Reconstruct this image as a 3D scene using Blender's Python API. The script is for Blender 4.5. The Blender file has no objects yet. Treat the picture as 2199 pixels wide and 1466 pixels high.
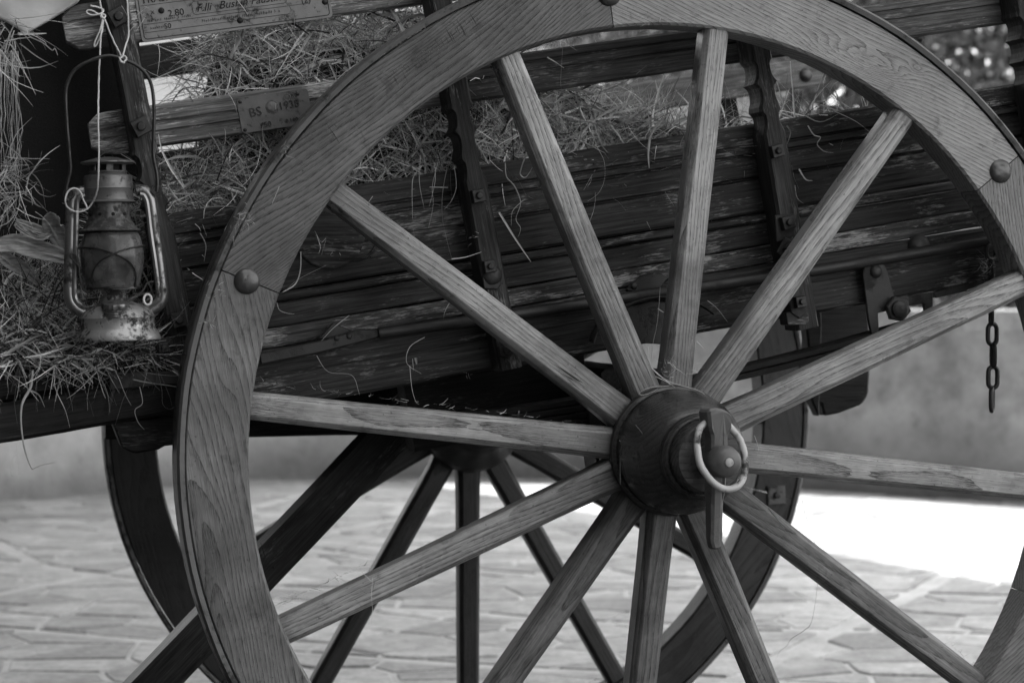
import bpy, bmesh, math, random
from math import sin, cos, pi, radians, hypot, atan2
from mathutils import Vector, Matrix, noise

S = bpy.context.scene
COL = S.collection
random.seed(7)
rnd = random.random
def uni(a, b): return a + (b - a) * rnd()

# ------------------------------------------------------------------ camera
CAM = Vector((-0.938, -2.790, 0.210)); YAW, PITCH, FPX = 0.249, -0.0204, 4562.0
cam_d = bpy.data.cameras.new('camera'); cam = bpy.data.objects.new('camera', cam_d); COL.objects.link(cam)
cam.location = CAM
cam.rotation_euler = (pi / 2 + PITCH, 0, -YAW)
cam_d.sensor_width = 36; cam_d.lens = FPX / 2199 * 36
cam_d.clip_start = 0.05; cam_d.clip_end = 500
cam_d.dof.use_dof = True; cam_d.dof.focus_distance = 2.95; cam_d.dof.aperture_fstop = 6.3
S.camera = cam
FW = Vector((sin(YAW) * cos(PITCH), cos(YAW) * cos(PITCH), sin(PITCH)))
RT = Vector((cos(YAW), -sin(YAW), 0)); UP = RT.cross(FW)
def at(px, py, y):
    """measured pixel of the photograph -> real point at depth y of the place"""
    d = FW + RT * ((px - 1099.5) / FPX) - UP * ((py - 733) / FPX)
    return CAM + d * ((y - CAM.y) / d.y)

# ------------------------------------------------------------------ world, sun
SUN_EL, SUN_AZ = radians(64), Vector((-0.25, 1.0)).normalized()
wd = bpy.data.worlds.new('World'); S.world = wd; wd.use_nodes = True
nt = wd.node_tree; nt.nodes.clear()
sky = nt.nodes.new('ShaderNodeTexSky'); sky.sky_type = 'NISHITA'; sky.sun_disc = False
sky.sun_elevation = SUN_EL; sky.sun_rotation = atan2(SUN_AZ.x, SUN_AZ.y); sky.dust_density = 3
bw = nt.nodes.new('ShaderNodeRGBToBW'); bg = nt.nodes.new('ShaderNodeBackground'); wo = nt.nodes.new('ShaderNodeOutputWorld')
bg.inputs['Strength'].default_value = 0.15
nt.links.new(sky.outputs[0], bw.inputs[0]); nt.links.new(bw.outputs[0], bg.inputs['Color']); nt.links.new(bg.outputs[0], wo.inputs[0])
sl = bpy.data.lights.new('sun', 'SUN'); sl.energy = 2.0; sl.angle = radians(0.6); sl.color = (1, 1, 1)
so = bpy.data.objects.new('sun', sl); COL.objects.link(so)
sdir = Vector((SUN_AZ.x * cos(SUN_EL), SUN_AZ.y * cos(SUN_EL), sin(SUN_EL)))
so.rotation_euler = sdir.to_track_quat('Z', 'Y').to_euler(); so.location = sdir * 30
S.view_settings.view_transform = 'Standard'; S.view_settings.look = 'None'
S.view_settings.exposure = 2.35; S.view_settings.gamma = 1; S.view_settings.use_curve_mapping = False

# ------------------------------------------------------------------ materials
class NB:
    def __init__(s, name):
        s.m = bpy.data.materials.new(name); s.m.use_nodes = True; s.t = s.m.node_tree; s.t.nodes.clear()
        s.out = s.n('ShaderNodeOutputMaterial'); s.b = s.n('ShaderNodeBsdfPrincipled'); s.l(s.b.outputs[0], s.out.inputs[0])
    def n(s, t, **k):
        o = s.t.nodes.new(t)
        for a, v in k.items(): setattr(o, a, v)
        return o
    def l(s, a, b): s.t.links.new(a, b)
    def put(s, sock, v):
        if isinstance(v, bpy.types.NodeSocket): s.l(v, sock)
        elif isinstance(v, (tuple, list)) and len(v) != len(sock.default_value): sock.default_value = tuple(v) + (1,)
        else: sock.default_value = v
    def math(s, op, a, b=None, c=None, clamp=False):
        o = s.n('ShaderNodeMath', operation=op); o.use_clamp = clamp; s.put(o.inputs[0], a)
        if b is not None: s.put(o.inputs[1], b)
        if c is not None: s.put(o.inputs[2], c)
        return o.outputs[0]
    def vm(s, op, a, b=None):
        o = s.n('ShaderNodeVectorMath', operation=op); s.put(o.inputs[0], a)
        if b is not None: s.put(o.inputs[1], b)
        return o.outputs[0]
    def noise(s, vec, sc, det=4, rough=.55, dist=0):
        o = s.n('ShaderNodeTexNoise'); s.l(vec, o.inputs['Vector']); o.inputs['Scale'].default_value = sc
        o.inputs['Detail'].default_value = det; o.inputs['Roughness'].default_value = rough; o.inputs['Distortion'].default_value = dist
        return o
    def maprange(s, v, a, b, c=0., d=1.):
        o = s.n('ShaderNodeMapRange'); o.clamp = True
        for i, q in enumerate((v, a, b, c, d)): s.put(o.inputs[i], q)
        return o.outputs[0]
    def grey(s, v):
        o = s.n('ShaderNodeCombineColor')
        for i in range(3): s.l(v, o.inputs[i])
        return o.outputs[0]
    def coords(s, rs=(1.7, 2.3, 3.1)):
        tc = s.n('ShaderNodeTexCoord'); oi = s.n('ShaderNodeObjectInfo')
        r = s.vm('MULTIPLY', s.comb(oi.outputs['Random'], oi.outputs['Random'], oi.outputs['Random']), rs)
        s.orand = oi.outputs['Random']; s.gen = tc.outputs['Object']
        return s.vm('ADD', tc.outputs['Object'], r)
    def comb(s, x, y, z):
        o = s.n('ShaderNodeCombineXYZ')
        for i, v in enumerate((x, y, z)): s.put(o.inputs[i], v)
        return o.outputs[0]
    def bump(s, h, strength, dist=.001, nrm=None):
        o = s.n('ShaderNodeBump'); o.inputs['Strength'].default_value = strength; o.inputs['Distance'].default_value = dist
        s.l(h, o.inputs['Height'])
        if nrm: s.l(nrm, o.inputs['Normal'])
        s.l(o.outputs[0], s.b.inputs['Normal']); return o.outputs[0]

def ash_wood(name, lo, hi, ring=45, swirl=.05, tilt_=.03, rough=.42, blotch=.35, dirt=0.0, spec=.5, knots=(), shift=None, foot=False):
    """planed ring-porous wood, grain along the part's own X"""
    b = NB(name); v = b.coords((3.3, 0, 0))
    r = b.orand
    sh = b.comb(0., b.math('ADD', b.math('MULTIPLY', r, .11), .035), b.math('MULTIPLY', b.math('SUBTRACT', b.math('FRACT', b.math('MULTIPLY', r, 7.3)), .5), .26))
    stretched = b.vm('MULTIPLY', v, (1.0, 5.0, 5.0))
    n1 = b.noise(stretched, 2.2, 2, .45)
    off = b.vm('MULTIPLY', b.vm('SUBTRACT', n1.outputs['Color'], (.5, .5, .5)), (0, swirl, swirl))
    n1b = b.noise(b.vm('MULTIPLY', v, (.6, 3., 3.)), 22, 3, .6)
    off2 = b.vm('MULTIPLY', b.vm('SUBTRACT', n1b.outputs['Color'], (.5, .5, .5)), (0, .0022, .0022))
    base = b.vm('MULTIPLY', b.vm('ADD', b.gen, sh), (0, 1, 1))
    xs = b.n('ShaderNodeSeparateXYZ'); b.l(b.gen, xs.inputs[0])
    tilt = b.comb(0., b.math('MULTIPLY', xs.outputs[0], tilt_), b.math('MULTIPLY', xs.outputs[0], tilt_ * .4))
    if shift: base = b.vm('MULTIPLY', b.vm('ADD', b.gen, (0, shift[0], shift[1])), (0, 1, 1))
    w = b.vm('ADD', b.vm('ADD', b.vm('ADD', base, off), off2), tilt)
    for kx, kz, rx, rz, A in knots:
        dx = b.math('DIVIDE', b.math('SUBTRACT', xs.outputs[0], kx), rx); dz = b.math('DIVIDE', b.math('SUBTRACT', xs.outputs[2], kz), rz)
        wob = b.math('MULTIPLY', b.math('SUBTRACT', n1b.outputs['Fac'], .5), 1.1)
        d2 = b.math('ADD', b.math('ADD', b.math('MULTIPLY', dx, dx), b.math('MULTIPLY', dz, dz)), wob)
        w = b.vm('ADD', w, b.comb(0., 0., b.math('MULTIPLY', b.math('EXPONENT', b.math('MULTIPLY', d2, -1.)), A)))
    wv = b.n('ShaderNodeTexWave', wave_type='RINGS', rings_direction='X', wave_profile='SAW'); b.l(w, wv.inputs['Vector']); wv.inputs['Scale'].default_value = ring
    g = wv.outputs['Fac']
    ringm = b.math('POWER', g, 2.2)
    pores = b.noise(b.vm('MULTIPLY', v, (1., 14., 14.)), 75, 2, .6)
    pm = b.maprange(pores.outputs['Fac'], .42, .60)
    fib = b.noise(b.vm('MULTIPLY', v, (1., 30., 30.)), 22, 3, .65)
    bl = b.noise(v, 9, 4, .6)
    k = b.math('MULTIPLY', ringm, b.math('ADD', b.math('MULTIPLY', pm, .70), .28))
    colr = b.math('SUBTRACT', 1., k, clamp=True)
    val = b.maprange(colr, .08, 1., lo, hi)
    val = b.math('MULTIPLY', val, b.maprange(fib.outputs['Fac'], .3, .7, .66, 1.3))
    val = b.math('MULTIPLY', val, b.maprange(bl.outputs['Fac'], .3, .7, 1 - blotch, 1 + blotch * .5))
    # handling stains and worn-in dirt
    st = b.noise(v, 3.2, 5, .62, .6)
    val = b.math('MULTIPLY', val, b.maprange(st.outputs['Fac'], .36, .52, 1 - dirt, 1.))
    sp = b.noise(v, 210, 2, .5)
    val = b.math('MULTIPLY', val, b.maprange(sp.outputs['Fac'], .68, .73, 1., .45))
    # scratches, dents and grime spots
    sc_ = b.noise(b.vm('MULTIPLY', v, (.5, 1., 5.)), 95, 2, .5)
    val = b.math('MULTIPLY', val, b.maprange(sc_.outputs['Fac'], .66, .74, 1., .55))
    gr = b.noise(v, 26, 6, .75, .4)
    grm = b.maprange(gr.outputs['Fac'], .56, .68, 0., 1.)
    val = b.math('MULTIPLY', val, b.math('SUBTRACT', 1., b.math('MULTIPLY', grm, .42)))
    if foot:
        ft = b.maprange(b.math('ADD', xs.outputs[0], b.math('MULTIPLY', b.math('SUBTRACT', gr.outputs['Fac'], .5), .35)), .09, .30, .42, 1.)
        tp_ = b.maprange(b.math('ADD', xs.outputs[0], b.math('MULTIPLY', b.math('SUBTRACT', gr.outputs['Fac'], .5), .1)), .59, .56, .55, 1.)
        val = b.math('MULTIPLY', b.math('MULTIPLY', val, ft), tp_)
    val = b.math('MULTIPLY', val, b.maprange(r, 0, 1, .82, 1.16))
    b.l(b.grey(val), b.b.inputs['Base Color'])
    b.l(b.maprange(bl.outputs['Fac'], .3, .7, rough - .08, rough + .14), b.b.inputs['Roughness'])
    b.b.inputs['Specular IOR Level'].default_value = spec
    h = b.math('ADD', b.math('MULTIPLY', colr, .8), b.math('MULTIPLY', fib.outputs['Fac'], .6))
    h = b.math('ADD', h, b.math('MULTIPLY', bl.outputs['Fac'], 1.5))
    b.bump(h, .5, .0009)
    return b.m

def old_wood(name, lo, hi, wear=.08, wearamt=.5, rough=.58, holes=True, bumpy=.4):
    """weathered dark board: fibres, cracks, worm holes, worn pale streaks"""
    b = NB(name); v = b.coords()
    f1 = b.noise(b.vm('MULTIPLY', v, (.5, 13., 13.)), 16, 5, .62)
    f2 = b.noise(b.vm('MULTIPLY', v, (.6, 22., 22.)), 36, 3, .65)
    bl = b.noise(b.vm('MULTIPLY', v, (1., 2.2, 2.2)), 5.5, 5, .62)
    val = b.maprange(f1.outputs['Fac'], .32, .72, lo, hi)
    val = b.math('MULTIPLY', val, b.maprange(f2.outputs['Fac'], .34, .66, .58, 1.4))
    val = b.math('MULTIPLY', val, b.maprange(bl.outputs['Fac'], .34, .66, .6, 1.45))
    patch = b.noise(b.vm('MULTIPLY', v, (1., 3.2, 3.2)), 7, 6, .7)
    fine = b.noise(b.vm('MULTIPLY', v, (1., 9., 9.)), 60, 3, .7)
    t = b.math('ADD', patch.outputs['Fac'], b.math('MULTIPLY', b.math('SUBTRACT', fine.outputs['Fac'], .5), .5))
    wm = b.maprange(t, .66 - wearamt * .2, .76 - wearamt * .2)
    mx = b.n('ShaderNodeMix', data_type='FLOAT'); b.l(wm, mx.inputs[0]); b.l(val, mx.inputs[2])
    b.l(b.math('MULTIPLY', b.maprange(f2.outputs['Fac'], .36, .64, .35, 1.4), wear), mx.inputs[3])
    val = mx.outputs[0]
    cr = b.noise(b.vm('MULTIPLY', v, (1., 16., 16.)), 5.5, 3, .6)
    cm = b.maprange(b.math('ABSOLUTE', b.math('SUBTRACT', cr.outputs['Fac'], .5)), .0, .012)
    cm = b.math('MAXIMUM', cm, b.maprange(bl.outputs['Fac'], .40, .46, 0, 1))
    val = b.math('MULTIPLY', val, b.maprange(cm, 0, 1, .5, 1))
    h = b.math('ADD', b.math('MULTIPLY', f1.outputs['Fac'], .7), b.math('MULTIPLY', f2.outputs['Fac'], .3))
    h = b.math('ADD', h, b.math('MULTIPLY', cm, .8)); h = b.math('SUBTRACT', h, b.math('MULTIPLY', wm, .15))
    if holes:
        vo = b.n('ShaderNodeTexVoronoi'); b.l(v, vo.inputs['Vector']); vo.inputs['Scale'].default_value = 42
        hm = b.maprange(vo.outputs['Distance'], .045, .07)
        gate = b.noise(v, 7, 2, .5)
        hm = b.math('MAXIMUM', hm, b.maprange(gate.outputs['Fac'], .5, .47, 0, 1))
        val = b.math('MULTIPLY', val, b.maprange(hm, 0, 1, .15, 1)); h = b.math('ADD', h, hm)
    b.l(b.grey(val), b.b.inputs['Base Color'])
    b.l(b.maprange(f1.outputs['Fac'], .3, .7, rough - .14, rough + .12), b.b.inputs['Roughness'])
    b.b.inputs['Specular IOR Level'].default_value = .22
    b.bump(h, bumpy, .0012)
    return b.m

def metal(name, col, metallic=.5, rough=.55, rust=.5, rustcol=.03, sc=60, bmp=.5):
    b = NB(name); v = b.coords()
    n1 = b.noise(v, sc, 6, .7); n2 = b.noise(v, sc * .22, 4, .6)
    t = b.math('ADD', b.math('MULTIPLY', n1.outputs['Fac'], .5), b.math('MULTIPLY', n2.outputs['Fac'], .5))
    rm = b.maprange(t, .5 - .12 * (1 - rust) + .04, .5 - .12 * (1 - rust) - .03) if rust < 1 else b.maprange(t, .2, .8)
    val = b.maprange(n2.outputs['Fac'], .3, .7, col * .75, col * 1.25)
    mx = b.n('ShaderNodeMix', data_type='FLOAT'); b.l(rm, mx.inputs[0]); b.l(val, mx.inputs[2])
    b.l(b.maprange(n1.outputs['Fac'], .3, .7, rustcol * .6, rustcol * 1.6), mx.inputs[3])
    b.l(b.grey(mx.outputs[0]), b.b.inputs['Base Color'])
    b.l(b.maprange(rm, 0, 1, metallic, .05), b.b.inputs['Metallic'])
    b.l(b.maprange(rm, 0, 1, rough, .75), b.b.inputs['Roughness'])
    b.bump(b.math('SUBTRACT', n1.outputs['Fac'], b.math('MULTIPLY', rm, .4)), bmp, .0006)
    return b.m

def simple(name, col, rough=.7, var=.25, sc=40, bmp=.2, island=0., dist=.001):
    b = NB(name); v = b.coords()
    n1 = b.noise(v, sc, 5, .65)
    val = b.maprange(n1.outputs['Fac'], .3, .7, col * (1 - var), col * (1 + var))
    if island:
        ge = b.n('ShaderNodeNewGeometry')
        val = b.math('MULTIPLY', val, b.maprange(ge.outputs['Random Per Island'], 0, 1, 1 - island, 1 + island))
    b.l(b.grey(val), b.b.inputs['Base Color']); b.b.inputs['Roughness'].default_value = rough
    if bmp: b.bump(n1.outputs['Fac'], bmp, dist)
    return b.m

M = {}
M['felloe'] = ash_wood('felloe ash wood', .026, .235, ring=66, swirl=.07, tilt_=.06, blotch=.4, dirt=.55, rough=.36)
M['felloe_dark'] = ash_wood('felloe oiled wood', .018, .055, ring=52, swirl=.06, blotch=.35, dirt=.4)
M['felloe_lit'] = ash_wood('lit side knotty ash', .055, .39, ring=62, swirl=.03, tilt_=.05, blotch=.22, dirt=.15, shift=(.03, .19), knots=((.075, -.016, .055, .016, .030), (.012, -.030, .05, .016, .018), (.142, .004, .012, .008, .010)))  # brightness of the lit right side put into the colour; knots are real
M['spoke_dark'] = ash_wood('darker spoke wood', .03, .25, ring=72, swirl=.035, tilt_=.025, blotch=.4, dirt=.55, rough=.34, foot=True, spec=.6)  # darker tone of the spoke wood, set on the lower spokes
M['felloe_right_lit'] = ash_wood('lit side coarse ash', .05, .37, ring=60, swirl=.05, tilt_=.10, blotch=.22, dirt=.2)  # right felloe toned lighter as if lit from the right
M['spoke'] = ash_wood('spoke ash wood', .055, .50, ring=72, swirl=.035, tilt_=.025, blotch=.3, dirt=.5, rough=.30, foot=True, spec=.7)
M['hub'] = ash_wood('hub turned wood', .018, .085, ring=40, swirl=.05, rough=.20, blotch=.45, dirt=.5, spec=.6)
M['board'] = old_wood('dark side board wood', .007, .070, wear=.26, wearamt=.46)
M['board_worn'] = old_wood('weathered board wood', .015, .14, wear=.42, wearamt=.75)
M['slat_pale'] = old_wood('bleached slat wood', .06, .32, wear=.75, wearamt=.70, holes=False)
M['slat'] = old_wood('brown slat wood', .014, .085, wear=.20, wearamt=.35)
M['slat_mid'] = old_wood('paler brown slat wood', .04, .19, wear=.30, wearamt=.45, holes=False)
M['far'] = old_wood('far side slat wood', .10, .26, wear=.4, wearamt=.5)
M['stake'] = old_wood('carved stake wood', .014, .08, wear=.28, wearamt=.42)
M['beam'] = old_wood('under beam wood', .008, .036, wear=.08, wearamt=.2)
M['brace'] = old_wood('prop wood', .018, .060, wear=.14, wearamt=.15, rough=.5, bumpy=.5)
M['iron'] = metal('dark forged iron', .05, .45, .46, .5, .04, bmp=.9)
M['iron_dark'] = metal('black iron', .045, .4, .5, .55, .022, bmp=.9)
M['tyre'] = metal('iron tyre', .13, .4, .42, .45, .035)
M['stud'] = metal('dome stud iron', .12, .7, .36, .55, .02, sc=85, bmp=1.)
M['pin'] = metal('old painted iron', .13, .2, .48, .4, .15, sc=90)
M['ring'] = metal('flaking pale paint on ring', .55, .0, .5, .55, .06, sc=55, bmp=.8)
M['lamp'] = metal('lantern grey metal', .17, .6, .40, .62, .04, sc=90, bmp=.8)
M['lamp_tank'] = metal('lantern worn tank metal', .42, .6, .34, .80, .035, sc=150, bmp=1.)
M['lamp_tube'] = metal('lantern side tube metal', .26, .8, .28, .58, .03, sc=80, bmp=.5)
M['lamp_dark'] = simple('lantern opening black', .006, .9, bmp=0)  # plain near-black for the vent holes and the vent core
M['wire'] = metal('lantern wire', .06, .7, .4, .45, .03, sc=120)
M['string'] = simple('white string', .72, .85, .12, 500, .8)
M['hay'] = simple('dry hay', .76, .6, .25, 30, 0, .45)
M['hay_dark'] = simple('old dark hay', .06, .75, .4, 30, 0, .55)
M['hay_mid'] = simple('packed hay', .46, .7, .35, 30, 0, .6)
M['straw'] = simple('pale straw', .50, .5, .2, 50, 0, .3)
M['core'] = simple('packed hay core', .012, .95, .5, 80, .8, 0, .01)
M['blanket'] = simple('dark woollen cloth', .016, .95, .3, 400, .6)
M['cloth'] = simple('pale canvas', .55, .8, .15, 14, .3, 0, .004)
M['plate'] = metal('weathered tin plate', .15, .3, .55, .4, .06, sc=110, bmp=.5)
M['plate_pale'] = metal('pale enamel plate', .26, .1, .5, .38, .07, sc=130, bmp=.4)
M['plate_dark'] = metal('dark tin relief', .04, .3, .5, .4, .03, sc=110)
M['ink'] = simple('black stamped lettering', .012, .7, bmp=0)

# ------------------------------------------------------------------ geometry helpers
def mesh_obj(name, bm, mat, parent=None, mw=None, smooth=False):
    me = bpy.data.meshes.new(name)
    if isinstance(bm, tuple): me.from_pydata(bm[0], [], bm[1])
    else: bmesh.ops.recalc_face_normals(bm, faces=bm.faces); bm.to_mesh(me); bm.free()
    if smooth:
        me.polygons.foreach_set('use_smooth', [True] * len(me.polygons))
        me.set_sharp_from_angle(angle=radians(38))
    me.materials.append(mat)
    return link(name, me, parent, mw)
def link(name, me, parent=None, mw=None):
    o = bpy.data.objects.new(name, me); COL.objects.link(o)
    put(o, parent, mw); return o
WMAT = {}
def put(o, parent, mw):
    mw = mw.copy() if mw is not None else Matrix.Identity(4)
    WMAT[o.name] = mw
    if parent is not None:
        o.parent = parent; o.matrix_basis = WMAT[parent.name].inverted() @ mw
    else: o.matrix_basis = mw
def empty(name, mw, parent=None):
    o = bpy.data.objects.new(name, None); COL.objects.link(o); o.empty_display_size = .1
    put(o, parent, mw); return o
def tag(o, label=None, cat=None, group=None, kind=None):
    if label: o['label'] = label
    if cat: o['category'] = cat
    if group: o['group'] = group
    if kind: o['kind'] = kind
    return o
def T(x, y, z): return Matrix.Translation((x, y, z))
def RY(a): return Matrix.Rotation(-a, 4, 'Y')          # x axis turns towards +z
TILT = radians(9.3)
CF = RY(TILT)                                           # cart frame (origin at axle, near wheel front plane)
def cf(x, y, z, ang=0): return CF @ T(x, y, z) @ RY(ang)
def cfp(x, y, z): return CF @ Vector((x, y, z))

def extrude(profile, L, n=24, fn=None, wob=0., seed=0., x0=0.):
    """profile: closed (y,z) loop swept along x; fn(x,y,z)->(x,y,z)"""
    bm = bmesh.new(); rings = []
    for i in range(n + 1):
        x = x0 + L * i / n; r = []
        for (y, z) in profile:
            p = (x, y, z)
            if fn: p = fn(*p)
            if wob:
                q = noise.noise_vector(Vector((p[0] * 7 + seed, p[1] * 25, p[2] * 25 + seed)))
                q2 = noise.noise_vector(Vector((p[0] * 45 + seed, p[1] * 60, p[2] * 60)))
                p = (p[0] + (q.x * wob if i in (0, n) else 0), p[1] + q.y * wob + q2.y * wob * .25, p[2] + q.z * wob + q2.z * wob * .35)
            r.append(bm.verts.new(p))
        rings.append(r)
    m = len(profile)
    for i in range(n):
        for j in range(m):
            bm.faces.new((rings[i][j], rings[i][(j + 1) % m], rings[i + 1][(j + 1) % m], rings[i + 1][j]))
    bm.faces.new(rings[0]); bm.faces.new(rings[-1][::-1])
    return bm
def rect(y0, y1, z0, z1, c=.002):
    return [(y0, z0 + c), (y0, z1 - c), (y0 + c, z1), (y1 - c, z1), (y1, z1 - c), (y1, z0 + c), (y1 - c, z0), (y0 + c, z0)]
def board_profile(y0, y1, z0, z1, grooves=(), gd=.0025, gw=.0022, c=.002):
    """front face at y0 with V grooves at the z values"""
    f = [(y0, z0 + c)]
    for g in sorted(grooves): f += [(y0, g - gw), (y0 + gd, g - gw * .4), (y0 + gd, g + gw * .4), (y0, g + gw)]
    f += [(y0, z1 - c), (y0 + c, z1), (y1 - c, z1), (y1, z1 - c), (y1, z0 + c), (y1 - c, z0), (y0 + c, z0)]
    return f
def lathe(prof, seg=40, axis='Z'):
    """prof [(r, h)], closed at ends when r==0"""
    bm = bmesh.new(); rings = []
    for r, h in prof:
        if r < 1e-6: rings.append([bm.verts.new((0, 0, h))]); continue
        rings.append([bm.verts.new((r * cos(2 * pi * k / seg), r * sin(2 * pi * k / seg), h)) for k in range(seg)])
    for a, b in zip(rings, rings[1:]):
        for k in range(seg):
            k2 = (k + 1) % seg
            if len(a) == 1 and len(b) == 1: continue
            if len(a) == 1: bm.faces.new((a[0], b[k], b[k2]))
            elif len(b) == 1: bm.faces.new((a[k], b[0], a[k2]))
            else: bm.faces.new((a[k], b[k], b[k2], a[k2]))
    if axis == 'Y': bmesh.ops.transform(bm, matrix=Matrix.Rotation(pi / 2, 4, 'X'), verts=bm.verts)   # +h towards -y
    return bm
def tube(pts, r, seg=8, bm=None, closed=False, flat=None):
    """pts list of Vector; r number or function(t)"""
    bm = bm or bmesh.new(); n = len(pts); rings = []; prev = None
    for i, p in enumerate(pts):
        if closed: t = (pts[(i + 1) % n] - pts[i - 1]).normalized()
        else: t = (pts[min(i + 1, n - 1)] - pts[max(i - 1, 0)]).normalized()
        if prev is None:
            u = t.cross(Vector((0, 1, 0)))
            if u.length < .1: u = t.cross(Vector((1, 0, 0)))
        else: u = prev - t * prev.dot(t)
        u.normalize(); prev = u; w = t.cross(u)
        rr = r(i / max(n - 1, 1)) if callable(r) else r
        fl = flat or (1, 1)
        rings.append([bm.verts.new(p + u * (rr * fl[0] * cos(2 * pi * k / seg)) + w * (rr * fl[1] * sin(2 * pi * k / seg))) for k in range(seg)])
    for i in range(n if closed else n - 1):
        a, b = rings[i], rings[(i + 1) % n]
        for k in range(seg): bm.faces.new((a[k], a[(k + 1) % seg], b[(k + 1) % seg], b[k]))
    if not closed: bm.faces.new(rings[0][::-1]); bm.faces.new(rings[-1])
    return bm
def spline(P, k=6, closed=False):
    P = [Vector(p) for p in P]; n = len(P); out = []
    rng = range(n) if closed else range(n - 1)
    for i in rng:
        a = P[(i - 1) % n] if closed or i > 0 else P[0]; b = P[i]; c = P[(i + 1) % n]; d = P[(i + 2) % n] if closed or i + 2 < n else P[-1]
        for j in range(k):
            t = j / k
            out.append(.5 * ((2 * b) + (c - a) * t + (2 * a - 5 * b + 4 * c - d) * t * t + (3 * b - a - 3 * c + d) * t ** 3))
    if not closed: out.append(P[-1])
    return out
def prism(poly, y0, y1, bev=.0015):
    """(x,z) outline given depth y0..y1 and a small bevel"""
    bm = bmesh.new()
    a = [bm.verts.new((x, y0, z)) for x, z in poly]; b = [bm.verts.new((x, y1, z)) for x, z in poly]
    n = len(poly); bm.faces.new(a); bm.faces.new(b[::-1])
    for i in range(n): bm.faces.new((a[i], b[i], b[(i + 1) % n], a[(i + 1) % n]))
    bmesh.ops.recalc_face_normals(bm, faces=bm.faces)
    if bev:
        bmesh.ops.bevel(bm, geom=[e for e in bm.edges], offset=bev, segments=1, affect='EDGES', clamp_overlap=True)
    return bm
def rrect(x0, x1, z0, z1, r=.004, k=3):
    out = []
    for cx, cz, a0 in ((x1 - r, z1 - r, 0), (x0 + r, z1 - r, 90), (x0 + r, z0 + r, 180), (x1 - r, z0 + r, 270)):
        for j in range(k + 1):
            a = radians(a0 + 90 * j / k); out.append((cx + r * cos(a), cz + r * sin(a)))
    return out
def ribbons(lines, name, mat, parent=None, mw=None):
    """lines: (pts, width, normal-ish) thin curved blades"""
    V, F = [], []
    for pts, w in lines:
        n = len(pts); b0 = len(V)
        tv = Vector((uni(-1, 1), uni(-1, 1), uni(-1, 1)))
        for i, p in enumerate(pts):
            t = pts[min(i + 1, n - 1)] - pts[max(i - 1, 0)]
            s = t.cross(tv)
            if s.length < 1e-7: s = Vector((0, 0, 1))
            s.normalize(); t2 = t.normalized().cross(s)
            ww = w * .5 * (1 - .75 * (i / (n - 1)) ** 2)
            V += [tuple(p + s * ww), tuple(p + t2 * ww * .55), tuple(p - s * ww)]
        for i in range(n - 1):
            a = b0 + i * 3; F += [(a, a + 1, a + 4, a + 3), (a + 1, a + 2, a + 5, a + 4)]
    o = mesh_obj(name, (V, F), mat, parent, mw)
    return o
def strand(p, d, L, curl=.5, n=5, sag=0.):
    d = d.normalized(); pts = [p.copy()]; bend = Vector((uni(-1, 1), uni(-1, 1), uni(-1, 1))) * curl
    for i in range(n):
        d = (d + bend * (1 / n) + Vector((uni(-1, 1), uni(-1, 1), uni(-1, 1))) * .12 + Vector((0, 0, -sag / n))).normalized()
        p = p + d * (L / n); pts.append(p.copy())
    return pts

# ================================================================== THE SETTING
GZ = -0.68
# ---- paving: mortar bed + irregular stones
def clip(poly, px, py, nx, ny):
    out = []; n = len(poly)
    for i in range(n):
        a, b = poly[i], poly[(i + 1) % n]
        da = (a[0] - px) * nx + (a[1] - py) * ny; db = (b[0] - px) * nx + (b[1] - py) * ny
        if da <= 0: out.append(a)
        if (da < 0 < db) or (db < 0 < da):
            t = da / (da - db); out.append((a[0] + (b[0] - a[0]) * t, a[1] + (b[1] - a[1]) * t))
    return out
def centroid(p): return (sum(a[0] for a in p) / len(p), sum(a[1] for a in p) / len(p))
def area(p): return abs(sum(p[i][0] * p[(i + 1) % len(p)][1] - p[(i + 1) % len(p)][0] * p[i][1] for i in range(len(p)))) / 2
b = NB('paving mortar'); v = b.coords((0, 0, 0)); n1 = b.noise(v, 7, 6, .65); n2 = b.noise(v, 90, 3, .6)
val = b.math('MULTIPLY', b.maprange(n1.outputs['Fac'], .3, .7, .38, .60), b.maprange(n2.outputs['Fac'], .3, .7, .85, 1.15))
b.l(b.grey(val), b.b.inputs['Base Color']); b.b.inputs['Roughness'].default_value = .9; b.bump(n2.outputs['Fac'], .4, .003); M['mortar'] = b.m
b = NB('grey split paving stone'); v = b.coords((5, 5, 5)); n1 = b.noise(v, 5, 6, .65); n2 = b.noise(v, 70, 4, .65)
val = b.math('MULTIPLY', b.maprange(n1.outputs['Fac'], .3, .7, .28, .46), b.maprange(n2.outputs['Fac'], .3, .7, .75, 1.2))
n3 = b.noise(v, 16, 7, .75)
val = b.math('MULTIPLY', val, b.maprange(n3.outputs['Fac'], .32, .62, .6, 1.15))
val = b.math('MULTIPLY', val, b.maprange(b.orand, 0, 1, .66, 1.25))
b.l(b.grey(val), b.b.inputs['Base Color']); b.l(b.maprange(n1.outputs['Fac'], .3, .7, .42, .7), b.b.inputs['Roughness'])
b.bump(b.math('ADD', n1.outputs['Fac'], b.math('MULTIPLY', n2.outputs['Fac'], .3)), .6, .008); M['stone'] = b.m

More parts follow.
